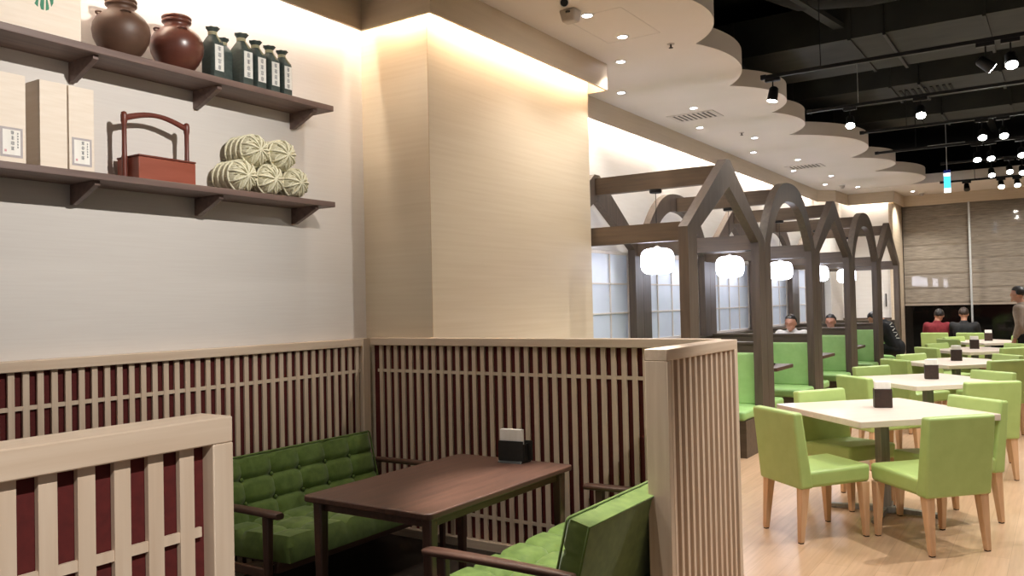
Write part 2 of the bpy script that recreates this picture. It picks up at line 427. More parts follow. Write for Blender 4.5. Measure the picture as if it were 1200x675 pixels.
# back partition (front face Y=4.2)
t = thing('lattice_partition', 'ash slat partition with red backing standing behind the walnut table', 'partition', (-3.9, 4.225, 0))
bm = new_bm(); box(bm, -.02, 2.395, -.027, .045, 1.25, 1.30); obj('top_rail', bm, 'ash_x', t, bevel=.004)
bm = new_bm(); box(bm, -.02, 2.395, -.027, .045, 0, .055); obj('bottom_rail', bm, 'ash_x', t, bevel=.003)
bm = new_bm(); lattice(bm, .02, 2.395, .055, 1.25, -.002, .012, 'x', .029, rails=RAILS); obj('lattice', bm, 'ash_z', t)
bm = new_bm(); box(bm, -.02, 2.395, .016, .04, .055, 1.25); obj('backing_panel', bm, 'red', t, label='dark red backing panel')
# return partition on the aisle side
def aisle_partition(label, y0, y1, x0, x1, outer_back, inner_red):
    t = thing('lattice_partition', label, 'partition', ((x0+x1)/2, (y0+y1)/2, 0))
    hx = (x1-x0)/2; hy = (y1-y0)/2
    bm = new_bm(); box(bm, -hx, hx, -hy, hy, 1.25, 1.30); obj('top_rail', bm, 'ash_y', t, bevel=.003)
    bm = new_bm(); box(bm, -hx, hx, -hy, -hy+.04, 0, 1.25); obj('end_post', bm, 'ash_z', t, bevel=.002)
    bm = new_bm(); box(bm, -hx, hx, hy-.045, hy, 0, 1.25); obj('end_post', bm, 'ash_z', t, bevel=.002)
    bm = new_bm(); box(bm, -hx, hx, -hy+.04, hy-.045, 0, .055); obj('bottom_rail', bm, 'ash_y', t)
    return t, hx, hy
t, hx, hy = aisle_partition('short ash slat partition beside the aisle, in front of the green chairs', 3.285, 4.19, -1.497, -1.395, 0, 0)
bm = new_bm(); lattice(bm, -hy+.04, hy-.045, .055, 1.25, hx-.05, hx-.008, 'y', .026, n=12); obj('lattice', bm, 'ash_z', t)
bm = new_bm(); box(bm, hx-.075, hx-.056, -hy+.04, hy-.045, .055, 1.25); obj('backing_panel', bm, 'slatback', t)
bm = new_bm(); lattice(bm, -hy+.04, hy-.045, .055, 1.25, -hx+.006, -hx+.024, 'y', .03, rails=RAILS); obj('lattice', bm, 'ash_z', t)
# near partition at the lower left of the view
t, hx, hy = aisle_partition('nearest ash slat partition with red backing, close to the camera on the left', -1.55, 1.05, -1.437, -1.34, 0, 1)
bm = new_bm(); lattice(bm, -hy+.04-.026, hy-.045-.012, .055, 1.25, hx-.030, hx-.019, 'y', .030, pitch=.0628, rails=((1.080, 1.098), (.19, .21))); obj('lattice', bm, 'ash_z', t)
bm = new_bm(); box(bm, hx-.052, hx-.032, -hy+.04, hy-.045, .055, 1.25); obj('backing_panel', bm, 'red', t, label='dark red backing panel')

# ------------------------------------------------------------------ wall shelves
def wall_shelf(ztop, th, label):
    t = thing('wall_shelf', label, 'shelf', (-4.0, 2.2, ztop-th), group='brown wall shelves')
    bm = new_bm(); box(bm, 0.0, .25, -3.0, 1.53, 0, th); obj('board', bm, 'shelf', t, bevel=.003)
    for y in (-.675-.695, -.675, .02, .715, 1.41):
        bm = new_bm(); yy = y-.0
        prism(bm, [(0, 0), (.215, 0), (.215, -.02), (.03, -.098), (0, -.098)], 'y', yy-.014, yy+.014); obj('bracket', bm, 'shelf', t, bevel=.002)
    return t
wall_shelf(2.760, .035, 'upper brown wall shelf carrying jars and dark bottles')
wall_shelf(2.163, .033, 'lower brown wall shelf carrying a red carry box and straw bales')
ZU, ZL = 2.7605, 2.1635

def strokes(bm, cx, cz, s, seed, x):
    """a small brush-written character, built from thin strokes lying on a face of constant x"""
    rnd = random.Random(seed); w = s*.09
    for k in range(3):
        z = cz + s*(.34-.33*k) + rnd.uniform(-.03, .03)*s; hw = s*rnd.uniform(.28, .45)
        box(bm, x, x+.0006, cx-hw, cx+hw, z-w/2, z+w/2)
    for k in range(2):
        y = cx + s*(-.2+.4*k) + rnd.uniform(-.08, .08)*s; hz = s*rnd.uniform(.3, .45)
        box(bm, x, x+.0008, y-w/2, y+w/2, cz-hz, cz+hz)
    box(bm, x, x+.0007, cx-w*.4, cx+w*.6, cz-s*.48, cz+s*.48)

# wooden emblem box on the upper shelf
t = thing('wooden_box', 'pale wooden box printed with a round green emblem on the upper shelf', 'box', (-3.80, 1.955, ZU))
bm = new_bm(); box(bm, -.15, 0, -.235, .205, 0, .27); obj('body', bm, 'paulownia', t, bevel=.003)
bm = new_bm(); box(bm, -.153, .003, -.238, .208, .272, .31); obj('lid', bm, 'paulownia', t, bevel=.003)
# emblem pieces, metres on the box front (y, z) relative to the emblem centre
EM = [[(-.060,.0135),(-.037,.0175),(-.044,-.014),(-.053,.000)],
      [(-.023,.030),(-.008,.034),(-.021,.013),(-.0245,-.012),(-.0265,-.037),(-.0395,-.027),(-.034,-.014),(-.029,.006)],
      [(-.0105,.012),(-.001,.0125),(-.003,-.044),(-.0145,-.043),(-.018,-.026),(-.015,-.004)],
      [(.006,.0135),(.010,.011),(.018,-.029),(.0165,-.037),(.0045,-.044)],
      [(.010,.024),(.028,.024),(.0355,.011),(.035,-.005),(.027,-.022),(.023,-.003),(.017,.014)],
      [(-.055,.020),(-.032,.024),(-.021,.042),(-.038,.042)], [(-.012,.040),(.016,.036),(.012,.054),(-.010,.056)], [(.020,.030),(.030,.030),(.025,.042),(.018,.048)]]
bm = new_bm()
for poly in EM:
    A = [bm.verts.new((.0008, y*1.12, z*1.12)) for y, z in poly]; B = [bm.verts.new((-.001, y*1.12, z*1.12)) for y, z in poly]
    bm.faces.new(A); bm.faces.new(B[::-1])
    for i in range(len(A)): bm.faces.new([A[i], B[i], B[(i+1)%len(A)], A[(i+1)%len(A)]])
obj('emblem', bm, 'emblem', t, loc=(.0005, .036, .165), label='round green striped emblem')

# two big brown jars
JPROF = [(.001,0),(.075,0),(.088,.012),(.118,.055),(.139,.100),(.1455,.140),(.140,.178),(.120,.213),(.092,.238),(.072,.250),(.067,.258),(.066,.272),(.070,.276),(.079,.280),(.080,.288),(.075,.293),(.074,.297),(.080,.301),(.081,.309),(.076,.315),(.062,.316),(.058,.300),(.055,.25),(.001,.24)]
def jar(label, y, s, mat, x):
    t = thing('ceramic_jar', label, 'jar', (x, y, ZU), group='brown ceramic jars')
    bm = new_bm(); lathe(bm, [(r_*s, z*s) for r_, z in JPROF], 40); obj('body', bm, mat, t, smooth=60)
    for a in (-.35, PI/2+.45, PI+.2, -PI/2-.2):
        bm = new_bm(); R = .112*s; z = .222*s
        c = Vector((R*math.cos(a), R*math.sin(a), z)); tx = Vector((-math.sin(a), math.cos(a), 0)); ou = Vector((math.cos(a), math.sin(a), .3))
        tube(bm, [c + tx*(.024*s*math.cos(q)) + ou*(.018*s*math.sin(q)) - ou*.004 for q in [PI*i/8 for i in range(9)]], .006*s, 8)
        obj('lug', bm, mat, t, smooth=80)
    return t
jar('dull brown round jar beside the emblem box on the upper shelf', 2.392, .925, 'jar_dark', -3.852)
jar('glossy reddish brown round jar beside the dark bottles', 2.703, .925, 'jar', -3.852)

# dark wrapped bottles
def bottle(label, x, y, s, rz=0, ws=1):
    t = thing('wrapped_bottle', label, 'bottle', (x, y, ZU), rz, group='dark wrapped bottles on the upper shelf')
    hx, hy, h = .054*s*ws, .0405*s*ws, .195*s
    bm = new_bm()
    def ring(a, b, z, p=4.5):
        out = []
        for k in range(28):
            an = 2*PI*k/28; c, s_ = math.cos(an), math.sin(an)
            q = (abs(c)**p + abs(s_)**p)**(-1/p)
            out.append(bm.verts.new((a*q*c, b*q*s_, z)))
        return out
    prof = [(hx, hy, 0, 7), (hx, hy, h*.92, 7), (hx*.95, hy*.95, h, 6), (hx*.6, hy*.72, h+.028*s, 3), (.022*s, .021*s, h+.044*s, 2), (.019*s, .019*s, h+.052*s, 2)]
    R = [ring(*p) for p in prof]
    for a, b in zip(R, R[1:]):
        for k in range(28): bm.faces.new([a[k], a[(k+1)%28], b[(k+1)%28], b[k]])
    bm.faces.new(R[0][::-1]); bm.faces.new(R[-1])
    obj('body', bm, 'wrap', t, smooth=40)
    bm = new_bm(); z0 = h+.052*s
    lathe(bm, [(.017*s, z0-.004), (.022*s, z0+.008*s), (.033*s, z0+.026*s), (.036*s, z0+.030*s), (.027*s, z0+.024*s), (.010*s, z0+.016*s)], 32,
          fn=lambda r_, z, a: r_*(1+.10*math.sin(a*7+1)+.05*math.sin(a*3)) if r_ > .024*s else r_)
    obj('frill', bm, 'wrap', t, smooth=60, label='flared paper frill tied over the neck')
    bm = new_bm()
    for dz in (0, .006, .012): tube(bm, [(.0215*s*math.cos(2*PI*k/18), .0215*s*math.sin(2*PI*k/18), h+.045*s+dz*s) for k in range(19)], .0034*s, 6)
    for a in (.2, .7): tube(bm, [(.022*s, .004+.0*a, h+.05*s), (.034*s, .012*a, h+.03*s), (hx+.002, .02*a, h-.004)], .0022*s, 5)
    obj('cord', bm, 'cord', t, smooth=80, label='pale straw cord')
    bm = new_bm(); box(bm, hx-.001, hx+.001, -hy*.66, hy*.70, .035*s, .175*s); lb = obj('paper_label', bm, 'label', t, label='cream paper label')
    bm = new_bm()
    for i in range(4): strokes(bm, 0.001, .155*s-.034*s*i, .027*s, hash(label) % 99 + i if False else len(label)*3+i, hx+.0012)
    obj('lettering', bm, 'ink', lb)
    return t
bottle('dark wrapped bottle standing next to the glossy jar, first on the left', -3.812, 2.895, 1.0)
bottle('smaller dark bottle set back behind the first and third bottles', -3.888, 3.02, .95, rz=PI)
bottle('dark wrapped bottle, third from the glossy jar and widest of the row', -3.812, 3.085, 1.05, ws=1.0)
bottle('dark wrapped bottle, fourth from the glossy jar', -3.812, 3.183, .99)
bottle('dark wrapped bottle, fifth from the glossy jar', -3.812, 3.282, .975)
bottle('dark wrapped bottle at the open right end of the bottle row', -3.812, 3.376, .955)

# tall paulownia boxes on the lower shelf
def tall_box(label, y0, y1, labelled, seed):
    t = thing('wooden_box', label, 'box', (-3.80, (y0+y1)/2, ZL), group='tall pale wooden boxes on the lower shelf')
    h = (y1-y0)/2
    bm = new_bm(); box(bm, -.15, -.008, -h, h, 0, .397); obj('body', bm, 'paulownia', t, bevel=.002)
    bm = new_bm(); box(bm, -.008, 0, -h+.0015, h-.0015, .001, .396); fr = obj('sliding_front', bm, 'paulownia', t, bevel=.0015)
    if labelled:
        w_ = .047
        bm = new_bm(); box(bm, 0, .0008, -w_, w_, .028, .158); lb = obj('paper_label', bm, 'border', t, label='white paper label with grey border')
        bm = new_bm(); box(bm, .0009, .0013, -w_+.010, w_-.010, .038, .148); obj('label_field', bm, 'paper', lb)
        bm = new_bm()
        for i in range(4): strokes(bm, .004, .136-.023*i, .018, seed+i, .0015)
        for i in range(6): strokes(bm, .026, .134-.012*i, .0085, seed+9+i, .0015)
        obj('lettering', bm, 'ink', lb)
        bm = new_bm(); box(bm, .0015, .0021, -.030, -.021, .050, .060); obj('seal', bm, 'seal', lb)
    return t
tall_box('tall pale wooden box with paper label at the left edge of the lower shelf', 1.78, 1.905, True, 3)
tall_box('tall pale wooden box without a label, middle of the lower shelf boxes', 1.963, 2.089, False, 0)
tall_box('tall pale wooden box with paper label next to the red carry box', 2.094, 2.217, True, 21)

# red carry box with arched handle
t = thing('carry_box', 'red lacquered carry box with tall arched handle on the lower shelf', 'carry box', (-3.87, 2.595, ZL))
bm = new_bm(); box(bm, -.10, .085, -.162, .162, 0, .113); obj('body', bm, 'carry', t, bevel=.003)
bm = new_bm(); box(bm, -.103, .088, -.164, .164, .114, .124); obj('lid', bm, 'carry_d', t, bevel=.003)
for s in (-1, 1):
    bm = new_bm(); y = s*.178
    lathe(bm, [(.012, 0), (.0135, .03), (.0125, .10), (.0145, .115), (.0125, .13), (.0115, .2), (.012, .28), (.0155, .295), (.016, .325), (.013, .340), (.004, .345)], 16, c=(-.01, y, 0))
    obj('handle_post', bm, 'carry_d', t, smooth=50)
bm = new_bm()
arc = [(-.01, -.178 + .356*i/16, .312 + .040*math.sin(PI*i/16)) for i in range(17)]
tube(bm, arc, [.012 + .004*abs(i-8)/8 for i in range(17)], 12, squash=(.75, 1)); obj('handle_bar', bm, 'carry_d', t, smooth=60, label='arched handle bar')

# five straw bales
def bale(label, y, z, x1, R, seed, rot):
    L_ = .235
    t = thing('straw_bale', label, 'straw bale', (x1-L_/2, y, z-R), rot, group='little straw rice bales')
    h = L_/2; rnd = random.Random(seed)
    prof = [(.002, -h+.006), (R*.45, -h+.002), (R*.78, -h+.012), (R*.93, -h+.03), (R*.97, -h+.05), (R*.93, -h+.06), (R*1.0, -h+.085), (R*.95, -h+.105), (R*1.0, -h+.13), (R*.94, -h+.15), (R*.99, -h+.172), (R*.95, -h+.185), (R*.86, h-.026), (R*.66, h-.010), (R*.4, h-.002), (.002, h+.002)]
    bm = new_bm()
    lathe(bm, prof, 54, c=(0, 0, R), axis='x', fn=lambda r_, zz, a: r_*(1+.018*math.sin(a*18+seed)+.012*math.sin(a*31+zz*40)))
    obj('straw_body', bm, 'straw', t, smooth=70)
    bm = new_bm()
    for zz in (-.075, -.03, .015, .055):
        tube(bm, [(zz, R*1.0*math.cos(q), R + R*1.0*math.sin(q)) for q in [2*PI*k/36 for k in range(37)]], .0062, 6)
    obj('rope_ring', bm, 'rope', t, smooth=80)
    # star of ropes over the end
    bm = new_bm(); n = 9
    for k in range(n):
        a = 2*PI*(k+.3*rnd.random())/n; cy, cz = math.cos(a), math.sin(a); b2 = a+.35
        tube(bm, [(h+.004, 0, R), (h+.003, R*.38*cy, R+R*.38*cz), (h-.006, R*.68*cy, R+R*.68*cz), (h-.024, R*.9*cy, R+R*.9*cz), (h-.062, R*1.0*cy, R+R*1.0*cz)], [.0035, .0055, .006, .006, .005], 6)
        tube(bm, [(h-.003, R*.42*cy, R+R*.42*cz), (h-.012, R*.72*math.cos(b2), R+R*.72*math.sin(b2)), (h-.03, R*.93*math.cos(a+.62), R+R*.93*math.sin(a+.62))], .0045, 6)
    obj('rope_star', bm, 'rope', t, smooth=80)
    bm = new_bm()
    for k in range(n):
        a = 2*PI*(k+.5)/n
        tube(bm, [(h+.002, R*.1*math.cos(a), R+R*.1*math.sin(a)), (h-.001, R*.5*math.cos(a), R+R*.5*math.sin(a)), (h-.022, R*.88*math.cos(a), R+R*.88*math.sin(a))], .0028, 5)
    obj('twine', bm, 'rope_d', t, smooth=80)
    # loose straw ends at the wall side
    bm = new_bm()
    for k in range(22):
        a = rnd.uniform(0, 2*PI); rr = R*rnd.uniform(.5, .95)
        tube(bm, [(-h+.02, rr*math.cos(a), R+rr*math.sin(a)), (-h-.006, rr*1.02*math.cos(a), R+rr*1.05*math.sin(a))], .0018, 4)
    obj('loose_straw', bm, 'straw', t)
    return t
R = .089
zb = ZL+R; zt = zb + R*1.74
bale('straw bale, bottom left of the stack of five', 3.070, zb, -3.752, R, 1, 0)
bale('straw bale, bottom middle of the stack of five', 3.262, zb, -3.748, R*.98, 2, 0)
bale('straw bale, bottom right end of the stack of five', 3.447, zb, -3.742, R*.97, 3, .0)
bale('straw bale lying on top, left of the two upper ones', 3.158, zt, -3.752, R, 4, 0)
bale('straw bale lying on top, right of the two upper ones', 3.352, zt-.002, -3.744, R*.98, 5, 0)

# ------------------------------------------------------------------ front booth: sofas, table, menu stand
def pad(bm, cols, rows, W, H, amp, th, seed=0, grid=7, bulge=1.0, edge=.02):
    """button-tufted pad in local (x across, y up) with z depth out; returns closed solid"""
    nx, ny = cols*grid, rows*grid
    top = []
    for j in range(ny+1):
        row = []
        for i in range(nx+1):
            cu, cv = i/grid, j/grid
            px = abs(math.sin(PI*cu)); py = abs(math.sin(PI*cv))
            fu, fv = cu-round(cu), cv-round(cv)
            dist = math.hypot(fu, fv)
            inner = (0 < round(cu) < cols) and (0 < round(cv) < rows)
            h = amp*(.55*(px**.5) + .55*(py**.5) - .25)
            seam = min(abs(fu), abs(fv))
            h = amp*(1 - .65*math.exp(-(fu/.07)**2) if 0 < round(cu) < cols else amp/amp) * 1.0
            if 0 < round(cu) < cols: h = amp*(1-.42*math.exp(-(fu/.055)**2))
            else: h = amp
            if 0 < round(cv) < rows: h -= amp*.42*math.exp(-(fv/.055)**2)
            h += amp*.22*(px*py)**.6
            if inner: h -= amp*.85*math.exp(-(dist/.15)**2)
            ex = min(cu, cols-cu)*W/cols; ey = min(cv, rows-cv)*H/rows
            e = min(ex, ey)
            if e < edge: h -= (amp*.9)*(1-math.sqrt(max(0, 1-(1-e/edge)**2)))
            row.append(bm.verts.new((-W/2+W*i/nx, H*j/ny, th+h)))
        top.append(row)
    bot = [[bm.verts.new((-W/2+W*i/nx, H*j/ny, 0)) for i in (0, nx)] for j in (0, ny)]
    for j in range(ny):
        for i in range(nx): bm.faces.new([top[j][i], top[j][i+1], top[j+1][i+1], top[j+1][i]])
    # skirt
    rim = [top[0][i] for i in range(nx+1)] + [top[j][nx] for j in range(1, ny+1)] + [top[ny][i] for i in range(nx-1, -1, -1)] + [top[j][0] for j in range(ny-1, 0, -1)]
    low = [bm.verts.new((v.co.x, v.co.y, 0)) for v in rim]
    for v in (bot[0][0], bot[0][1], bot[1][0], bot[1][1]): bm.verts.remove(v)
    n = len(rim)
    for i in range(n): bm.faces.new([rim[i], low[i], low[(i+1)%n], rim[(i+1)%n]])
    bm.faces.new(low)

def xform(bm, mtx): bmesh.ops.transform(bm, matrix=mtx, verts=bm.verts)

def make_sofa(label, loc, rz, dim):
    t = thing('sofa', label, 'sofa', loc, rz, group='green mohair sofas of the front booth')
    W = 1.24
    # seat: pad lying, x across, y forward
    bm = new_bm(); pad(bm, 6, 3, W, .58, .045, .072)
    xform(bm, Matrix.Translation((0, -.255, .243)) @ Matrix.Rotation(math.radians(2.5), 4, 'X')); s = obj('seat_cushion', bm, 'mohair', t, smooth=50)
    for i in range(1, 6):
        for j in range(1, 3):
            bm = new_bm(); superbox(bm, -W/2+W*i/6, -.255+.58*j/3, .331+.0436*(.58*j/3)-.004, .011, .011, .006, .9, 10, 6); obj('button', bm, 'mohair', s, smooth=80)
    # backrest: pad standing, leaning back
    Hb = .39
    bm = new_bm(); pad(bm, 6, 3, W, Hb, .026, .075)
    ang = math.radians(90+16)
    Mb = Matrix.Translation((0, -.255+.0, .30)) @ Matrix.Rotation(ang, 4, 'X') @ Matrix.Translation((0, 0, -.02))
    # pad's local z must point forward (+y): rotate so y->up, z->-y then flip
    Mb = Matrix.Translation((0, -.300, .305)) @ Matrix.Rotation(math.radians(14), 4, 'X') @ Matrix(((-1,0,0,0),(0,0,1,0),(0,1,0,0),(0,0,0,1)))
    xform(bm, Mb); b = obj('backrest', bm, 'mohair', t, smooth=50)
    for i in range(1, 6):
        for j in range(1, 3):
            bm = new_bm(); p = Mb @ Vector((-W/2+W*i/6, Hb*j/3, .075+.006)); superbox(bm, p.x, p.y, p.z, .011, .007, .011, .9, 10, 6); obj('button', bm, 'mohair', b, smooth=80)
    bm = new_bm()
    pts = [Mb @ Vector(p) for p in ((-W/2+.006, .01, .094), (-W/2+.004, Hb-.012, .094), (-W/2+.012, Hb-.004, .094), (W/2-.012, Hb-.004, .094), (W/2-.004, Hb-.012, .094), (W/2-.006, .01, .094))]
    tube(bm, pts, .0055, 8); obj('piping', bm, 'mohair', b, smooth=80)
    bm = new_bm()
    pts = [Mb @ Vector(p) for p in ((-W/2, .01, -.002), (-W/2, Hb-.004, -.002), (W/2, Hb-.004, -.002), (W/2, .01, -.002))]
    tube(bm, pts, .005, 8); obj('piping', bm, 'mohair', b, smooth=80)
    # frame rails
    bm = new_bm(); box(bm, -.64, .64, .23, .262, .215, .262); box(bm, -.64, .64, -.27, -.235, .20, .26)
    for x in (-.55, 0, .55): box(bm, x-.02, x+.02, -.25, .24, .225, .252)
    obj('seat_frame', bm, 'walnut_x', t, bevel=.004)
    for s in (-1, 1):
        x = s*.68
        bm = new_bm()
        # curved flat armrest
        P = [(-.36, .508, .020), (-.25, .512, .024), (-.1, .514, .027), (.08, .515, .030), (.22, .514, .033), (.30, .512, .034), (.327, .510, .026)]
        rings = []
        for (y, z, hw) in P:
            ring = []
            for k in range(12):
                a = 2*PI*k/12; c, sn = math.cos(a), math.sin(a)
                ring.append(bm.verts.new((x + hw*math.copysign(abs(c)**.6, c), y, z + .0155*math.copysign(abs(sn)**.6, sn) - .0)))
            rings.append(ring)
        for a, b_ in zip(rings, rings[1:]):
            for k in range(12): bm.faces.new([a[k], a[(k+1)%12], b_[(k+1)%12], b_[k]])
        bm.faces.new(rings[0][::-1]); bm.faces.new(rings[-1])
        obj('armrest', bm, 'walnut', t, smooth=60)
        bm = new_bm()
        hexa(bm, [(x-.014, .222, 0), (x+.014, .222, 0), (x+.014, .252, 0), (x-.014, .252, 0)], [(x-.018, .215, .50), (x+.018, .215, .50), (x+.018, .262, .50), (x-.018, .262, .50)])
        obj('leg', bm, 'walnut_z', t, bevel=.006)
        bm = new_bm()
        hexa(bm, [(x-.014, -.40, 0), (x+.014, -.40, 0), (x+.014, -.37, 0), (x-.014, -.37, 0)], [(x-.018, -.315, .50), (x+.018, -.315, .50), (x+.018, -.268, .50), (x-.018, -.268, .50)])
        obj('leg', bm, 'walnut_z', t, bevel=.006)
        bm = new_bm(); box(bm, x-.013, x+.013, -.33, .235, .20, .245); obj('side_rail', bm, 'walnut', t, bevel=.004)
    return t
make_sofa('dark green tufted sofa against the left wall wainscot', (-3.50, 3.43, 0), -PI/2, 0)
make_sofa('bright green tufted sofa with its plain back turned to the aisle partition', (-1.87, 3.335, 0), PI/2, 0)

t = thing('wooden_table', 'reddish brown walnut table between the two green sofas', 'table', (-2.54, 3.245, 0))
def rrect(hx, hy, r_, n=6):
    pts = []
    for cx, cy, a0 in ((hx-r_, hy-r_, 0), (-hx+r_, hy-r_, PI/2), (-hx+r_, -hy+r_, PI), (hx-r_, -hy+r_, 1.5*PI)):
        for k in range(n+1): a = a0 + PI/2*k/n; pts.append((cx+r_*math.cos(a), cy+r_*math.sin(a)))
    return pts
bm = new_bm(); prism(bm, rrect(.372, .595, .03), 'z', .632, .66); obj('tabletop', bm, 'walnut', t, bevel=.006, seg=3)
bm = new_bm(); box(bm, -.30, .30, -.53, -.51, .585, .632); box(bm, -.30, .30, .51, .53, .585, .632); box(bm, -.32, -.30, -.53, .53, .585, .632); box(bm, .30, .32, -.53, .53, .585, .632)
obj('apron', bm, 'walnut', t)
for sx in (-1, 1):
    for sy in (-1, 1):
        bm = new_bm(); x, y = sx*.318, sy*.53
        hexa(bm, [(x-.018, y-.018, 0), (x+.018, y-.018, 0), (x+.018, y+.018, 0), (x-.018, y+.018, 0)], [(x-.026, y-.026, .632), (x+.026, y-.026, .632), (x+.026, y+.026, .632), (x-.026, y+.026, .632)])
        obj('leg', bm, 'walnut_z', t, bevel=.008)

t = thing('menu_stand', 'black menu stand with white cards at the wall end of the walnut table', 'menu stand', (-2.49, 3.755, .661), .12)
bm = new_bm()
hexa(bm, [(-.07, -.045, 0), (.07, -.045, 0), (.085, .045, 0), (-.085, .045, 0)], [(-.07, -.03, .012), (.07, -.03, .012), (.085, .045, .012), (-.085, .045, .012)])
box(bm, -.07, .075, -.032, -.026, .012, .115); box(bm, -.075, .105, .02, .026, .012, .115); box(bm, -.075, -.07, -.026, .02, .012, .10); box(bm, .075, .08, -.026, .02, .012, .10)
obj('holder', bm, 'black_holder', t)
bm = new_bm(); box(bm, -.066, .062, -.02, .012, .02, .175); obj('cards', bm, 'paper', t, bevel=.002)
bm = new_bm(); box(bm, .063, .073, -.0265, -.0225, .09, .165); obj('pen_slip', bm, 'paper', t)

# ------------------------------------------------------------------ timber booth frames
KS = 1.035
def KZ(z): return 1.5 + (z-1.5)*KS
XF0, XF1 = -2.53*KS, -2.45*KS     # front plane of timber frames
XR0, XR1 = -3.835*KS, -3.755*KS   # rear plane
def bay_span(k):            # k = 0..4
    return ((6.245 if k == 0 else 8.268 + 2.03*(k-1))*KS, (8.262 + 2.03*k)*KS)
def rafter(bm, w, x0, x1, kind):
    h = w/2
    if kind == 'gable':
        pts = [(0, 2.05), (0, 2.09), (h-.05, 2.745), (h+.05, 2.745), (w, 2.09), (w, 2.05), (w-.197, 2.05), (h, 2.505), (.197, 2.05)]
        pts = [(a_, KZ(b_)) for a_, b_ in pts]
        A = [bm.verts.new((x0, p[0], p[1])) for p in pts]; B = [bm.verts.new((x1, p[0], p[1])) for p in pts]
        quads = [(0, 1, 8), (1, 2, 7, 8), (2, 3, 7), (3, 4, 6, 7), (4, 5, 6)]
        for q in quads: bm.faces.new([A[i] for i in q]); bm.faces.new([B[i] for i in reversed(q)])
        for i in range(9): bm.faces.new([A[i], B[i], B[(i+1)%9], A[(i+1)%9]])
    else:
        n = 28; rows = []
        for i in range(n+1):
            a = -1 + 2*i/n
            yo = h + h*a; zo = KZ(2.05 + .70*(1-abs(a)**2.5))
            yi = h + (h-.197)*a; zi = KZ(2.05 + .50*(1-abs(a)**2.5))
            rows.append([bm.verts.new((x, y, z)) for x in (x0, x1) for y, z in ((yo, zo), (yi, zi))])
        for a, b in zip(rows, rows[1:]):
            for i, j in ((0, 1), (1, 3), (3, 2), (2, 0)): bm.faces.new([a[i], a[j], b[j], b[i]])
        for a in (rows[0], rows[-1]): bm.faces.new([a[0], a[1], a[3], a[2]])
NAMES = ['gable', 'arch', 'gable', 'arch', 'gable']
for k in range(5):
    y0, y1 = bay_span(k); w = y1-y0; kind = NAMES[k]
    lab = ['dark timber booth frame with pointed gable nearest the camera', 'dark timber booth frame with round arch right behind the nearest gable',
           'dark timber booth frame with pointed gable, middle of the five', 'dark timber booth frame with round arch, second from the window',
           'dark timber booth frame with pointed gable nearest the far window'][k]
    t = thing('timber_pavilion', lab, 'booth frame', ((XF1+XR0)/2, y0, 0), group='timber frames over the booth row')
    ox = (XF1+XR0)/2
    for (a, b) in ((XF0-ox, XF1-ox), (XR0-ox, XR1-ox)):
        for (c, d) in ((0.0, .197), (w-.197, w)):
            bm = new_bm(); box(bm, a, b, c, d, 0 if a > -.3 else 1.045, KZ(2.05))
            obj('post', bm, 'frame', t)
        bm = new_bm(); rafter(bm, w, a, b, kind); obj('gable' if kind == 'gable' else 'arch', bm, 'frame', t, smooth=35)
    bm = new_bm(); box(bm, XR1-ox, XF0-ox, w/2-.045, w/2+.045, KZ(2.545), KZ(2.705)); obj('ridge_beam', bm, 'frame_x', t)
    bm = new_bm(); box(bm, XR1-ox, XF0-ox, .055, .135, KZ(1.985), KZ(2.135)); obj('eave_beam', bm, 'frame_x', t)
    bm = new_bm(); box(bm, XR1-ox, XF0-ox, w-.135, w-.055, KZ(1.985), KZ(2.135)); obj('eave_beam', bm, 'frame_x', t)

# shoji screens standing on the rear dado
shoji_labels = ['white shoji lattice screen in the booth nearest the beige pier', 'white shoji lattice screen in the second booth', 'white shoji lattice screen in the third booth from the pier',
                'white shoji lattice screen in the fourth booth from the pier', 'narrow white shoji lattice screen in the farthest booth']
for k in range(5):
    y0, y1 = bay_span(k); a = y0+.20; b = y1-.115 if k < 4 else y0+1.15
    t = thing('shoji_screen', shoji_labels[k], 'screen', (-4.015, a, 1.045), group='shoji screens along the booth wall')
    w = b-a; h = 1.0; n = 4 if k < 4 else 2
    bm = new_bm(); fw = .03
    box(bm, -.012, .018, 0, fw, 0, h); box(bm, -.012, .018, w-fw, w, 0, h); box(bm, -.012, .018, fw, w-fw, 0, fw); box(bm, -.012, .018, fw, w-fw, h-fw, h)
    obj('screen_frame', bm, 'shojiwood', t, bevel=.002)
    bm = new_bm()
    for i in range(1, n): c = fw + (w-2*fw)*i/n; box(bm, -.002, .012, c-.008, c+.008, fw, h-fw)
    for i in range(1, 3): c = fw + (h-2*fw)*i/3; box(bm, -.002, .012, fw, w-fw, c-.008, c+.008)
    obj('lattice', bm, 'shojiwood', t)
    bm = new_bm(); box(bm, -.008, -.003, fw, w-fw, fw, h-fw); obj('pane', bm, 'pane', t)

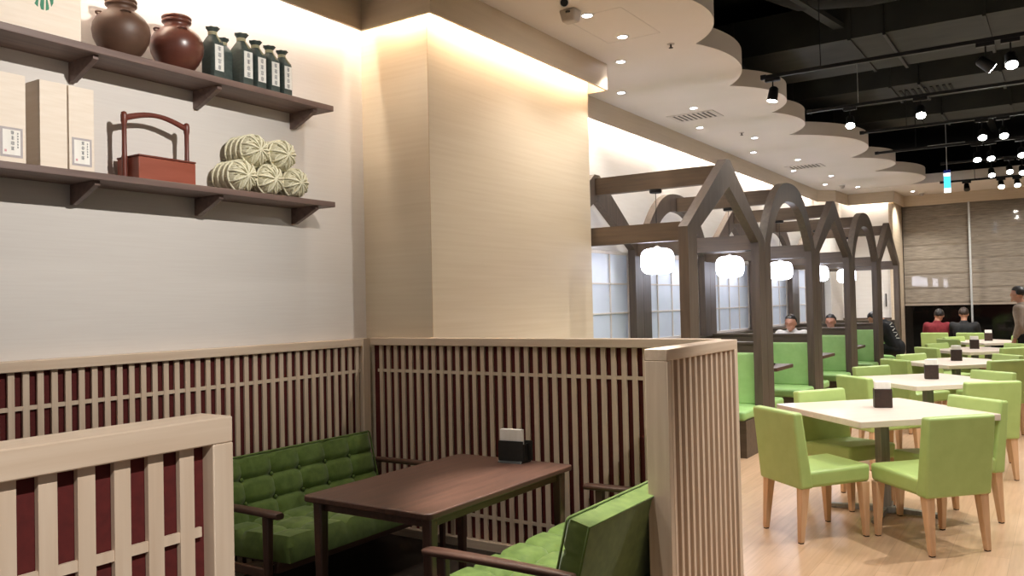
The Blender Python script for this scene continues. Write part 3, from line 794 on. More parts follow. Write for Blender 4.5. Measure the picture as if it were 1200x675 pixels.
# pendant lamps
def make_pendant(label, y):
    t = thing('pendant_lamp', label, 'lamp', (-3.15*KS, y, KZ(1.755)), group='pendant lamps over the booths')
    bm = new_bm()
    def sp(c, p): return math.copysign(abs(c)**p, c)
    prof = []
    for i in range(15):
        v = -PI/2 + PI*i/14; prof.append((max(.155*sp(math.cos(v), .5), .002), .125 + .125*sp(math.sin(v), .62)))
    lathe(bm, [(r_*1.03, z) for r_, z in prof], 36); obj('lamp_shade', bm, 'lamp', t, smooth=80, label='glowing white opal shade')
    bm = new_bm(); tube(bm, [(0, 0, .248), (0, 0, .785)], .0035, 8); obj('cord', bm, 'blackmetal', t)
    bm = new_bm(); lathe(bm, [(.002, .783), (.055, .783), (.06, .793), (.06, .8175), (.002, .8175)], 24); obj('canopy', bm, 'blackmetal', t, smooth=40)
    bm = new_bm(); lathe(bm, [(.002, .244), (.03, .244), (.03, .262), (.008, .275), (.002, .275)], 20); obj('shade_cap', bm, 'white_plastic', t, smooth=40)
    return t
for k in range(5):
    y0, y1 = bay_span(k)
    make_pendant(['white pendant lamp hanging in the nearest booth', 'white pendant lamp hanging in the second booth', 'white pendant lamp hanging in the third booth', 'white pendant lamp hanging in the fourth booth', 'white pendant lamp hanging in the farthest booth'][k], (y0+y1)/2)

# back-to-back booth benches under each post line
def ell(x0, x1, xp, s, a, b):
    """seat outline that steps back beside the post"""
    return [(x0, s*a), (xp, s*a), (xp, s*.215), (x1, s*.215), (x1, s*b), (x0, s*b)]
def bench(label, y, near, far):
    """far: seat on the side facing the camera (-y); near: seat facing away (+y)"""
    t = thing('booth_bench', label, 'bench', (-3.22, y, 0), group='green booth benches')
    x0, x1, xp = -.63, .675, .599
    bm = new_bm(); box(bm, x0, xp, -.055, .055, 0, 1.04); obj('divider', bm, 'frame_x', t)
    bm = new_bm(); box(bm, x0, xp, -.07, .07, 1.04, 1.067); obj('cap_rail', bm, 'frame_x', t, bevel=.003)
    for s, on in ((-1, far), (1, near)):
        if not on: continue
        ya, yb = (-.72, -.06) if s < 0 else (.06, .56)
        bm = new_bm(); prism(bm, ell(x0, x1, xp, s, .06, .72 if s < 0 else .56), 'z', 0, .35); obj('base', bm, 'frame_x', t)
        bm = new_bm(); prism(bm, ell(x0, x1, xp, s, .06, .745 if s < 0 else .585), 'z', .352, .445); obj('seat_cushion', bm, 'bench', t, bevel=.03, seg=4)
        bm = new_bm()
        q = s
        hexa(bm, [(x0, min(q*.056, q*.145), .44), (xp, min(q*.056, q*.145), .44), (xp, max(q*.056, q*.145), .44), (x0, max(q*.056, q*.145), .44)],
                 [(x0, min(q*.056, q*.105), .96), (xp, min(q*.056, q*.105), .96), (xp, max(q*.056, q*.105), .96), (x0, max(q*.056, q*.105), .96)])
        obj('back_cushion', bm, 'bench', t, bevel=.018, seg=3)
LN = ['first', 'second', 'third', 'fourth', 'fifth', 'sixth']
yl = [6.36*KS] + [(8.265+2.03*i)*KS for i in range(4)] + [16.32*KS]
bl = ['green booth bench hidden behind the slat partition, facing the booths', 'double green booth bench with dark cap behind the second timber post', 'double green booth bench behind the third timber post',
      'double green booth bench behind the fourth timber post', 'double green booth bench behind the fifth timber post', 'green booth bench at the end wall facing the camera']
for i, y in enumerate(yl): bench(bl[i], y, i < 5, i > 0)
bt = ['brown booth table in the booth nearest the camera', 'brown booth table under the round arch next to the nearest gable', 'brown booth table in the middle booth', 'brown booth table in the fourth booth', 'brown booth table in the farthest booth']
for k in range(5):
    y0, y1 = bay_span(k)
    t = thing('booth_table', bt[k], 'table', (-3.27, (y0+y1)/2-.08, 0), group='booth tables')
    bm = new_bm(); prism(bm, rrect(.64, .34, .02, 3), 'z', .71, .75); obj('tabletop', bm, 'walnut_x', t, bevel=.004)
    bm = new_bm(); box(bm, -.04, .04, -.04, .04, .02, .71); obj('pedestal', bm, 'blackmetal', t)
    bm = new_bm(); box(bm, -.3, .3, -.2, .2, 0, .02); obj('base', bm, 'blackmetal', t, bevel=.005)
# small dishes glimpsed on the second booth table
o = None
t = thing('dark_dish', 'small dark dish at the aisle end of the second booth table', 'dish', (-2.80, 9.55, .7505))
bm = new_bm(); lathe(bm, [(.002, 0), (.035, 0), (.055, .022), (.052, .024), (.033, .006), (.002, .005)], 24); obj('bowl', bm, 'blackmetal', t, smooth=50)

# slim handle on the end wall
t = thing('wall_mounted_pull', 'slim dark upright handle on the white end wall', 'handle', (-2.97, 18.10, 1.30))
bm = new_bm(); tube(bm, [(0, -.03, 0), (0, -.03, .26)], .011, 8); obj('grip', bm, 'blackmetal', t)
bm = new_bm()
for z in (.03, .23): tube(bm, [(0, -.03, z), (0, .0, z)], .008, 8)
obj('standoff', bm, 'blackmetal', t)

# ------------------------------------------------------------------ dining tables and chairs
def make_table(label, loc):
    t = thing('dining_table', label, 'table', loc, PI/4, group='square pale dining tables')
    bm = new_bm(); prism(bm, rrect(.515, .515, .015, 3), 'z', .678, .72); obj('tabletop', bm, 'tabletop', t, bevel=.004)
    bm = new_bm(); box(bm, -.035, .035, -.035, .035, .03, .66); box(bm, -.15, .15, -.15, .15, .66, .678); obj('pedestal', bm, 'steel', t, bevel=.004)
    for a in range(4):
        bm = new_bm(); ma = Matrix.Rotation(a*PI/2+PI/4, 4, 'Z')
        vs = [(0, -.03, .008), (.36, -.022, .008), (.36, .022, .008), (0, .03, .008)], [(0, -.03, .05), (.36, -.022, .028), (.36, .022, .028), (0, .03, .05)]
        hexa(bm, [ma @ Vector(p) for p in vs[0]], [ma @ Vector(p) for p in vs[1]]); lathe(bm, [(.002, 0), (.02, 0), (.02, .01), (.002, .01)], 12, c=ma @ Vector((.335, 0, 0)))
        obj('foot', bm, 'steel', t)
    return t
TY = [6.30, 8.68, 11.14, 13.62, 16.02]
tl = ['pale square dining table nearest the camera', 'pale square dining table, second from the camera', 'pale square dining table, third from the camera', 'pale square dining table, fourth from the camera', 'pale square dining table closest to the far window']
T0 = make_table(tl[0], (-1.09, TY[0], 0))
for i in range(1, 5): dup(T0, (-1.09, TY[i], 0), PI/4, tl[i])

def make_chair(label, loc, rz):
    t = thing('dining_chair', label, 'chair', loc, rz, group='lime green dining chairs')
    bm = new_bm()
    hexa(bm, [(-.222, -.245, .335), (.222, -.245, .335), (.212, .25, .345), (-.212, .25, .345)], [(-.222, -.245, .435), (.222, -.245, .435), (.215, .255, .455), (-.215, .255, .455)])
    obj('seat', bm, 'vinyl', t, bevel=.022, seg=4)
    bm = new_bm()
    hexa(bm, [(-.224, -.258, .332), (.224, -.258, .332), (.224, -.165, .335), (-.224, -.165, .335)], [(-.232, -.300, .80), (.232, -.300, .80), (.230, -.235, .803), (-.230, -.235, .803)])
    obj('backrest', bm, 'vinyl', t, bevel=.016, seg=4)
    for sx in (-1, 1):
        for (yt, yb) in ((-.215, -.245), (.215, .225)):
            bm = new_bm(); xt, xb = sx*.185, sx*(.190)
            hexa(bm, [(xb-.0155, yb-.0155, .006), (xb+.0155, yb-.0155, .006), (xb+.0155, yb+.0155, .006), (xb-.0155, yb+.0155, .006)], [(xt-.03, yt-.028, .345), (xt+.03, yt-.028, .345), (xt+.03, yt+.028, .345), (xt-.03, yt+.028, .345)])
            lg = obj('leg', bm, 'legwood', t, bevel=.004)
            bm = new_bm(); box(bm, xb-.0125, xb+.0125, yb-.0125, yb+.0125, 0, .006); obj('foot_glide', bm, 'rubber', lg)
    return t
# (back top middle x, y, facing angle in degrees of local +y from world +y, label)
D45 = 45
CH = []
def nwse(i):
    y = TY[i]
    tn = ['nearest table', 'second table', 'third table', 'fourth table', 'last table'][i]
    sw = [(-1.55, 5.37), (-1.58, 7.86), (-1.59, 10.1), (-1.57, 12.5), (-1.57, 14.98)][i]
    nw = [(-1.59, 6.65), (-1.66, 9.1), (-1.57, 11.12), (-1.585, 13.66), (-1.58, 15.85)][i]
    se = [(-.53, 5.47), (-.50, 7.72), (-.52, 10.25), (-.55, 12.7), (-.5, 15.0)][i]
    ne = [(-.515, 6.50), (-.56, 8.78), (-.56, 11.22), (-.55, 13.7), (-.56, 16.1)][i]
    return [(sw, -D45 + [4, 1, 0, -2, 2][i], 'lime green chair at the %s, on its left side with back to the camera' % tn),
            (nw, -135+[11, 12, 14, 16, 10][i], 'lime green chair at the %s, on its far left side facing the camera' % tn),
            (se, D45+[2, -8, 0, 4, -3][i], 'lime green chair at the %s, on its right side with back to the camera' % tn),
            (ne, 135+[4, 4, -5, 3, 6][i], 'lime green chair at the %s, on its far right side facing the camera' % tn)]
allch = []
for i in range(5): allch += nwse(i)
allch += [((-2.05, 17.45), 4, 'lime green chair under the person in the red shirt'), ((-1.46, 17.42), -6, 'lime green chair under the person in the black top at the far window')]
proto = None
for (p, deg, lab) in allch:
    a = math.radians(deg); fw = (-math.sin(a), math.cos(a)); loc = (p[0]+.27*fw[0], p[1]+.27*fw[1], 0)
    if proto is None: proto = make_chair(lab, loc, a)
    else: dup(proto, loc, a, lab)

def make_caddy(label, loc, rz):
    t = thing('napkin_holder', label, 'napkin holder', loc, rz, group='dark napkin holders on the dining tables')
    bm = new_bm(); th = .004
    box(bm, -.058, .058, -.034, .034, 0, th); box(bm, -.058, .058, -.034, -.034+th, th, .132); box(bm, -.058, .058, .034-th, .034, th, .132)
    box(bm, -.058, -.058+th, -.034+th, .034-th, th, .132); box(bm, .058-th, .058, -.034+th, .034-th, th, .132)
    obj('holder', bm, 'brown_holder', t, bevel=.002)
    bm = new_bm(); box(bm, -.051, .051, -.028, .028, .01, .182); obj('napkins', bm, 'paper', t, bevel=.004, label='white paper napkins')
    return t
cl = ['dark napkin holder on the nearest dining table', 'dark napkin holder on the second dining table', 'dark napkin holder on the third dining table', 'dark napkin holder on the fourth dining table', 'dark napkin holder on the farthest dining table']
cp = [(-1.09, 6.37), (-1.06, 8.71), (-1.09, 11.2), (-1.10, 13.72), (-1.08, 16.1)]
C0 = make_caddy(cl[0], (*cp[0], .7205), .35)
for i in range(1, 5): dup(C0, (*cp[i], .7205), .28-.03*i, cl[i])

# ------------------------------------------------------------------ ceiling fittings
def make_downlight(label, x, y):
    t = thing('downlight', label, 'ceiling light', (x, y, ZC), group='recessed downlights in the white ceiling')
    bm = new_bm(); lathe(bm, [(.0365, -.0005), (.0365, -.005), (.050, -.005), (.052, 0)], 28, cap=False); obj('trim_ring', bm, 'white_plastic', t, smooth=50)
    bm = new_bm(); lathe(bm, [(.002, -.0025), (.0355, -.0025), (.0355, -.0005), (.002, -.0005)], 24); obj('lens', bm, 'lens', t, label='glowing lens')
    return t
DL = [(-2.824, 5.36, 'nearest recessed downlight, beside the ceiling speaker'), (-2.833, 5.96, 'second recessed downlight, at the corner of the ceiling access panel'), (-3.142, 6.564, 'third recessed downlight from the camera, before the end of the cornice'),
      (-3.614, 7.542, 'recessed downlight just past the end of the front cornice'), (-3.283, 8.639, 'recessed downlight right of the front ceiling vent'), (-3.604, 9.665, 'recessed downlight just past the front ceiling vent'),
      (-3.272, 10.743, 'recessed downlight above the tip of the nearest gable, outer row'), (-3.615, 11.791, 'recessed downlight above the tip of the nearest gable, wall row'), (-3.277, 12.859, 'recessed downlight before the rear ceiling vent, outer row'),
      (-3.622, 13.926, 'recessed downlight before the rear ceiling vent, wall row'), (-3.266, 14.962, 'recessed downlight past the rear ceiling vent, outer row'), (-3.604, 16.008, 'recessed downlight past the rear ceiling vent, wall row'),
      (-3.20, 16.825, 'recessed downlight near the far cornice corner'), (-2.46, 18.35, 'recessed downlight by the far window wall')]
SPOTS = []
for i, (x, y, lab) in enumerate(DL):
    make_downlight(lab, x, y); SPOTS.append(('d', x, y, ZC-.012))

def make_vent(label, x, y, n=9):
    t = thing('ceiling_vent', label, 'vent', (x, y, ZC), group='air vents in the white ceiling')
    bm = new_bm(); a, b = .27, .19
    box(bm, -a, a, -b, -b+.03, -.008, 0); box(bm, -a, a, b-.03, b, -.008, 0); box(bm, -a, -a+.03, -b+.03, b-.03, -.008, 0); box(bm, a-.03, a, -b+.03, b-.03, -.008, 0)
    obj('vent_frame', bm, 'vent', t, bevel=.002)
    bm = new_bm(); box(bm, -a+.03, a-.03, -b+.03, b-.03, -.002, -.0005); obj('shade_panel', bm, 'slot_shade', t, label='dark panel standing in for slot shade')  # flat panel, shade behind the louvres put into its dark colour
    bm = new_bm()
    for i in range(n):
        x_ = -a+.045 + (2*a-.09)*i/(n-1); box(bm, x_-.013, x_+.013, -b+.03, b-.03, -.007, -.004)
    obj('louvre', bm, 'vent', t)
make_vent('white air vent in the ceiling above the nearest booth', -3.42, 9.03)
make_vent('white air vent in the ceiling farther along the booths', -3.36, 13.6)
# access hatch outlines
bm = new_bm()
def hatch(x0, x1, y0, y1, w=.006):
    box(bm, x0, x1, y0, y0+w, -.0015, 0); box(bm, x0, x1, y1-w, y1, -.0015, 0); box(bm, x0, x0+w, y0, y1, -.0015, 0); box(bm, x1-w, x1, y0, y1, -.0015, 0)
hatch(-3.0, -2.55, 5.35, 6.05)
o = obj('access_hatch', bm, 'vent', loc=(0, 0, ZC)); tag(o, 'thin outline of the square access hatch in the white ceiling', 'access hatch')
# security camera, speaker, sprinkler
t = thing('ceiling_camera', 'small white security camera with black lens at the top of the ceiling', 'security camera', (-2.755, 4.905, ZC))
bm = new_bm(); lathe(bm, [(.002, -.02), (.045, -.02), (.05, 0), (.002, 0)], 20); obj('base', bm, 'white_plastic', t, smooth=50)
bm = new_bm(); d = Vector((.45, -.8, -.45)).normalized(); tube(bm, [Vector((0, 0, -.045))-d*.05, Vector((0, 0, -.045))+d*.075], .032, 18); tube(bm, [(0, 0, -.02), (0, 0, -.05)], .015, 10); obj('housing', bm, 'white_plastic', t, smooth=50)
bm = new_bm(); tube(bm, [Vector((0, 0, -.045))+d*.074, Vector((0, 0, -.045))+d*.08], .026, 18); obj('lens_cover', bm, 'blackmetal', t)
t = thing('ceiling_speaker', 'grey beige boxy ceiling speaker beside the nearest downlight', 'speaker', (-2.875, 5.20, ZC))
bm = new_bm(); hexa(bm, [(-.05, -.035, -.085), (.05, -.035, -.085), (.05, .045, -.085), (-.05, .045, -.085)], [(-.065, -.055, 0), (.065, -.055, 0), (.065, .065, 0), (-.065, .065, 0)]); obj('housing', bm, 'grey_plastic', t, bevel=.012, seg=3)
bm = new_bm(); lathe(bm, [(.002, -.010), (.016, -.010), (.018, 0), (.002, 0)], 14, c=(.01, -.052, -.02)); obj('bracket', bm, 'blackmetal', t)
for (x, y, lab) in ((-2.60, 6.37, 'small sprinkler head in the white ceiling near the first scallop'), (-3.30, 10.3, 'small sprinkler head in the white ceiling past the front vent')):
    t = thing('ceiling_sprinkler', lab, 'sprinkler', (x, y, ZC))
    bm = new_bm(); lathe(bm, [(.002, -.004), (.03, -.004), (.03, 0), (.002, 0)], 16); obj('escutcheon', bm, 'grey_plastic', t)
    bm = new_bm(); tube(bm, [(0, 0, 0), (0, 0, -.03)], .008, 8); lathe(bm, [(.002, -.034), (.018, -.034), (.018, -.03), (.002, -.03)], 12); obj('nozzle', bm, 'brown_holder', t)
for (x, y, lab) in ((-3.38, 16.35, 'small grey camera dome by the far cornice'), (-2.35, 18.75, 'small grey camera dome in front of the far window')):
    t = thing('ceiling_camera_dome', lab, 'security camera', (x, y, ZC))
    bm = new_bm(); lathe(bm, [(.045, -.0), (.05, -.02), (.04, -.05), (.02, -.065), (.002, -.068)], 18); obj('dome', bm, 'grey_plastic', t, smooth=60)
    bm = new_bm(); lathe(bm, [(.06, -.012), (.062, 0), (.002, 0), (.002, -.012)], 18); obj('base', bm, 'white_plastic', t)

# ------------------------------------------------------------------ black open ceiling: ducts, tracks, spotlights
def duct(label, y0, y1, z0, z1, x0=-4.2, x1=4.3, flanges=True, vent=None):
    t = thing('air_duct', label, 'air duct', ((x0+x1)/2, (y0+y1)/2, z0))
    hx, hy, h = (x1-x0)/2, (y1-y0)/2, z1-z0
    bm = new_bm(); box(bm, -hx, hx, -hy, hy, 0, h); obj('duct_body', bm, 'duct', t)
    n = int(2*hx/1.1)
    for i in range(n+1):
        bm = new_bm(); x = -hx+.1+(2*hx-.2)*i/n; box(bm, x-.015, x+.015, -hy-.02, hy+.02, -.02, h); obj('flange', bm, 'duct', t)
    if vent:
        bm = new_bm(); x = vent - (x0+x1)/2
        for i in range(9): box(bm, x-.32+.07*i, x-.29+.07*i, -.18, .18, -.012, -.001)
        obj('grille', bm, 'black', t)
    for i in range(4):
        bm = new_bm(); x = -hx+.6+2.2*i
        for s in (-1, 1): tube(bm, [(x, s*(hy+.01), -.015), (x, s*(hy+.01), 4.75-z0)], .006, 6)
        box(bm, x-.015, x+.015, -hy-.03, hy+.03, -.03, -.001)
        obj('hanger', bm, 'blackmetal', t)
duct('dark air duct crossing the open black ceiling nearest the camera', 8.9, 10.3, 4.1, 4.5)
duct('dark air duct with grille crossing the open black ceiling behind the first track', 11.25, 12.2, 4.1, 4.5, vent=-1.35)
duct('dark air duct farther back in the open black ceiling', 13.6, 14.5, 4.15, 4.5)
t = thing('cable_tray', 'slanting grey metal channel under the open black ceiling', 'cable channel', (-1.9, 8.3, 4.25))
bm = new_bm(); p = [Vector((-.42, -.95, .2)), Vector((.12, .75, -.05))]
dvec = (p[1]-p[0]).normalized(); sd = Vector((dvec.y, -dvec.x, 0)).normalized()
hexa(bm, [p[0]-sd*.05, p[0]+sd*.05, p[1]+sd*.05, p[1]-sd*.05], [q+Vector((0, 0, .05)) for q in (p[0]-sd*.05, p[0]+sd*.05, p[1]+sd*.05, p[1]-sd*.05)]); obj('channel', bm, 'duct', t)
bm = new_bm(); tube(bm, [p[0], (p[0].x, p[0].y, .5)], .006, 6); tube(bm, [p[1], (p[1].x, p[1].y, .5)], .006, 6); obj('hanger', bm, 'blackmetal', t)
t = thing('ceiling_pipe', 'black round pipe running along the open black ceiling', 'pipe', (-1.0, 10, 4.55))
bm = new_bm(); tube(bm, [(0, -8, 0), (0, 8, 0)], .06, 14); obj('pipe_run', bm, 'black', t, smooth=60)
bm = new_bm()
for y in (-6, -3, 0, 3, 6): tube(bm, [(0, y, .0), (0, y, .2)], .008, 6)
obj('hanger', bm, 'blackmetal', t)
t = thing('ceiling_pipe', 'round black duct bend above the scalloped ceiling edge', 'pipe', (-2.3, 8.45, 4.45))
bm = new_bm(); tube(bm, [(0, -2.6, .1), (0, -1.2, .1), (0, -.6, .05), (.25, -.1, 0), (.8, .15, 0), (2.2, .2, 0)], .15, 18); obj('pipe_run', bm, 'black', t, smooth=60)
bm = new_bm(); box(bm, -.02, .02, -1.4, -1.36, .1, .45); box(bm, 1.4, 1.44, .15, .19, 0, .45); obj('hanger', bm, 'blackmetal', t)

TR = [(8.0, 3.6, -2.36), (9.79, 3.6, -2.38), (11.5, 3.6, -2.14), (13.28, 3.6, -2.27), (15.06, 3.6, -1.6), (16.75, 3.5, -1.8)]
tn = ['nearest', 'second', 'third', 'fourth', 'fifth', 'farthest']
for i, (y, z, x0) in enumerate(TR):
    t = thing('light_track', 'black lighting track, %s from the camera' % (tn[i] if i else 'nearest one'), 'lighting track', ((x0+4)/2, y, z), group='black lighting tracks')
    hx = (4-x0)/2
    bm = new_bm(); box(bm, -hx, hx, -.018, .018, 0, .034); obj('track_rail', bm, 'blackmetal', t, bevel=.003)
    bm = new_bm(); box(bm, -hx, -hx+.05, -.021, .021, -.004, .038); obj('end_cap', bm, 'blackmetal', t)
    for j in range(4):
        bm = new_bm(); x = -hx+.55+j*(2*hx-1)/3; tube(bm, [(x, 0, .034), (x, 0, 4.75-z)], .005, 6); obj('drop_rod', bm, 'alu' if i == 1 else 'blackmetal', t)

def make_spot(label, x, y, zt, zl, aim, lit=True, s=1):
    t = thing('spotlight', label, 'spotlight', (x, y, zt), group='track spotlights')
    drop = zt-zl
    bm = new_bm(); box(bm, -.07, .07, -.02, .02, -.035, -.001); obj('adapter', bm, 'blackmetal', t, bevel=.004)
    d = Vector(aim).normalized(); c = Vector((0, 0, -drop+.06))
    bm = new_bm(); tube(bm, [(0, 0, -.03), (0, 0, -drop+.10)], .007, 8); obj('stem', bm, 'blackmetal', t)
    bm = new_bm(); tube(bm, [c-d*.075, c-d*.06, c+d*.055, c+d*.06], [.028, .042, .050, .050], 20); obj('lamp_head', bm, 'blackmetal', t, smooth=50)
    bm = new_bm(); tube(bm, [c+d*.0602, c+d*.0625], .045, 20); obj('lens', bm, 'spotlens' if lit else 'blackmetal', t, label='glowing lens' if lit else None)
    return c + d*.075 + Vector((x, y, zt))
def at_y(px, py, Y):
    v = mw.to_3x3() @ Vector(((px-600)/F, -(py-337.5)/F, -1)); k = Y/v.y
    return Vector((0, 0, 1.5)) + v*k
SP = [(0, 1185, 76, 'spotlight on the nearest track, blazing at the right edge'), (0, 1155.5, 81, 'spotlight seen edge-on beside the blazing one on the nearest track'), (0, 906, 116, 'spotlight hanging at the left end of the nearest track'),
      (1, 1079, 135, 'bright spotlight on the second track, by itself'), (1, 996.5, 147, 'spotlight on the second track nearest the scalloped ceiling'),
      (2, 1151, 161, 'spotlight on the third track, left of its bright pair'), (2, 1176, 159, 'spotlight on the third track, right of its bright pair'),
      (3, 1145, 187, 'spotlight on the fourth track, leftmost'), (3, 1161, 185.5, 'spotlight on the fourth track, second from left'), (3, 1197, 181.5, 'spotlight on the fourth track at the right edge'),
      (4, 1162, 205, 'spotlight on the fifth track, leftmost'), (4, 1183, 201, 'spotlight on the fifth track, middle'), (4, 1198, 202, 'spotlight on the fifth track at the right edge'),
      (5, 1192, 212, 'spotlight on the farthest track, bright one at right'), (5, 1173, 213, 'spotlight on the farthest track, white head left of the bright one'), (5, 1133, 222, 'unlit black spotlight at the left of the farthest track')]
for n, (ti, px, py, lab) in enumerate(SP):
    y, zt, _ = TR[ti]; p = at_y(px, py, y); lit = 'unlit' not in lab
    side = 'edge-on' in lab
    aim = (.1, -.55, -.8) if not side else (.75, .3, -.6)
    if px == 906: aim = (-.15, -.1, -1)
    q = make_spot(lab, p.x, y, zt, min(p.z-.02, zt-.16), aim, lit)
    SPOTS.append(('t' if lit and not side else 'x', q.x, q.y, q.z))

# glowing hanging sign
t = thing('hanging_sign', 'small glowing blue and white panel hanging from the black ceiling', 'sign', (-1.405, 14.0, 3.03))
bm = new_bm(); box(bm, -.042, .042, -.02, .02, 0, .06); box(bm, -.042, .042, -.02, .02, .245, .285); obj('lit_panel', bm, 'screen_white', t, label='white glowing panel')
bm = new_bm(); box(bm, -.042, .042, -.02, .02, .062, .243); obj('lit_panel', bm, 'screen_blue', t, label='cyan glowing panel')
bm = new_bm(); box(bm, -.044, .044, -.022, .022, .287, .33); obj('lit_panel', bm, 'screen_navy', t, label='navy blue panel')
bm = new_bm(); tube(bm, [(0, 0, .33), (0, 0, 1.72)], .006, 8); box(bm, -.25, .25, -.012, .012, .70, .73); obj('hanger', bm, 'alu', t)

# ------------------------------------------------------------------ people
def limbs(bm, chains):
    """tapered limb segments with rounded joints; remesh() below fuses them into one continuous skin"""
    for ch in chains:
        for p in ch:
            vs = bmesh.ops.create_uvsphere(bm, u_segments=14, v_segments=9, radius=p[3]*1.0)['verts']
            for v in vs: v.co += Vector(p[:3])
        for a, b in zip(ch, ch[1:]):
            pa, pb = Vector(a[:3]), Vector(b[:3])
            if (pb-pa).length < 1e-4: continue
            n = 4; tube(bm, [pa.lerp(pb, k/n) for k in range(n+1)], [a[3]+(b[3]-a[3])*k/n for k in range(n+1)], 14)

def remesh(bm, vox):
    me = bpy.data.meshes.new('tmp'); bm.to_mesh(me); bm.free(); o = link('tmp', me)
    md = o.modifiers.new('r', 'REMESH'); md.mode = 'VOXEL'; md.voxel_size = vox; md.use_smooth_shade = True
    sm = o.modifiers.new('k', 'SMOOTH'); sm.iterations = 5; sm.factor = .5
    dg = bpy.context.evaluated_depsgraph_get(); out = bpy.data.meshes.new_from_object(o.evaluated_get(dg))
    bpy.data.objects.remove(o); bpy.data.meshes.remove(me)
    return out

def mesh_obj(name, me, mat, parent, label=None):
    me.name = name; me.materials.clear(); me.materials.append(M[mat])
    for p in me.polygons: p.use_smooth = True
    o = link(name, me); o.parent = parent
    if label: o['label'] = label
    return o

def person(label, loc, rz, J, top, bottom, hair, head_dir=(0, 1, 0), long_hair=0, top_label=None, marks=None, apron=None):
    """J: joints (local, facing +y): pelvis chest neck head, and per side sh el wr / hip kn an"""
    t = thing('person', label, 'person', loc, rz)
    pe, ch, ne, hd = [Vector(J[k]) for k in ('pelvis', 'chest', 'neck', 'head')]
    mid = (pe+ch)/2
    chains = [[(*pe, .105), (*mid, .09), (*ch, .10), (*ne, .052), (*((ne+hd)/2), .05)]]
    tops = [[(*(pe-Vector((0, 0, .04))), .12), (*pe, .12), (*mid, .108), (*ch, .115), (*(ch*.35+ne*.65), .078)]]
    bots = [[(*(pe+Vector((0, 0, .02))), .132), (*(pe-Vector((0, 0, .03))), .13)]]
    for s in 'LR':
        sh, el, wr = [Vector(J[k+s]) for k in ('sh', 'el', 'wr')]; hp, kn, an = [Vector(J[k+s]) for k in ('hip', 'kn', 'an')]
        hand_d = (wr-el).normalized(); palm = wr+hand_d*.07
        chains.append([(*(ch.lerp(sh, .45)-Vector((0, 0, .03))), .095), (*sh, .060), (*((sh+el)/2), .046), (*el, .040), (*((el+wr)/2), .036), (*wr, .026), (*palm, .034)])
        side = hand_d.cross(Vector((0, 0, 1))).normalized(); nrm = side.cross(hand_d)
        for i, ln in enumerate((.066, .076, .071, .055)):
            b = palm + side*(i-1.5)*.019 + hand_d*.022; m_ = b+hand_d*ln*.5-nrm*.006; e = b+hand_d*ln-nrm*.022
            chains.append([(*palm, .034), (*b, .0095), (*m_, .009), (*e, .0075)])
        k_ = -1 if s == 'L' else 1
        b = wr+hand_d*.03+side*k_*-.03; chains.append([(*palm, .034), (*b, .011), (*(b+hand_d*.035+side*k_*-.018), .0095), (*(b+hand_d*.06+side*k_*-.014-nrm*.008), .008)])
        chains.append([(*pe, .105), (*hp, .085), (*((hp+kn)/2), .074), (*kn, .056), (*((kn+an)/2), .05), (*an, .036), (*(an+Vector((0, .06, -.045))), .036), (*(an+Vector((0, .15, -.055))), .028)])
        tops.append([(*(pe.lerp(hp, .75)+Vector((0, 0, .05))), .115), (*(mid.lerp(sh, .42)-Vector((0, 0, .05))), .105), (*(ch.lerp(sh, .45)-Vector((0, 0, .03))), .112), (*sh, .074), (*((sh+el)/2), .060), (*el, .054), (*(el*.25+wr*.75), .046)])
        bots.append([(*(pe-Vector((0, 0, .03))), .13), (*hp, .105), (*((hp+kn)/2), .092), (*kn, .074), (*((kn+an)/2), .066), (*(an+Vector((0, 0, .03))), .058)])
    bm = new_bm(); limbs(bm, chains)
    # head with face, ears
    fd = Vector(head_dir).normalized(); sd = fd.cross(Vector((0, 0, 1))).normalized(); upv = sd.cross(fd).normalized()
    Mh = Matrix(((sd.x, fd.x, upv.x, hd.x), (sd.y, fd.y, upv.y, hd.y), (sd.z, fd.z, upv.z, hd.z), (0, 0, 0, 1)))
    def blob(c, rx, ry, rz_, n=16):
        vs = bmesh.ops.create_uvsphere(bm, u_segments=n, v_segments=n//2+2, radius=1)['verts']
        for v in vs:
            v.co = Mh @ Vector((c[0]+v.co.x*rx, c[1]+v.co.y*ry, c[2]+v.co.z*rz_))
    blob((0, 0, .02), .075, .092, .098, 20); blob((0, .025, -.045), .055, .062, .068); blob((0, .095, -.012), .012, .018, .022, 8); blob((0, .086, -.062), .024, .012, .010, 8)
    blob((0, .082, -.098), .022, .02, .018, 8); blob((0, .083, .018), .05, .016, .010, 8)
    for s in (-1, 1): blob((s*.078, -.006, -.005), .010, .02, .032, 8)
    mesh_obj('body', remesh(bm, .010), 'skin', t)
    # hair
    bm = new_bm()
    vs = bmesh.ops.create_uvsphere(bm, u_segments=28, v_segments=20, radius=1)['verts']
    for v in vs:
        x, y, z = v.co; k = 1.0
        if y > .15 and z < .42: k = .80
        if z < -.35 and y < .15: k = .86 - .25*(-.35-z)
        v.co = Mh @ Vector((x*.088*k, (y*.105*k)-.010, .030 + z*.105*(k if z > -.3 else .75+long_hair) + .006*math.sin(9*x+7*y)))
    mesh_obj('hair', remesh(bm, .008), hair, t, label='dark hair')
    bm = new_bm(); limbs(bm, tops)
    tp = mesh_obj('shirt', remesh(bm, .014), top, t, label=top_label)
    bm = new_bm(); limbs(bm, bots)
    mesh_obj('trousers', remesh(bm, .014), bottom, t)
    for s in 'LR':
        an = Vector(J['an'+s]); bm = new_bm(); superbox(bm, an.x, an.y+.06, an.z-.045, .048, .135, .045, .6, 18, 10); obj('shoe', bm, 'rubber', t, smooth=80)
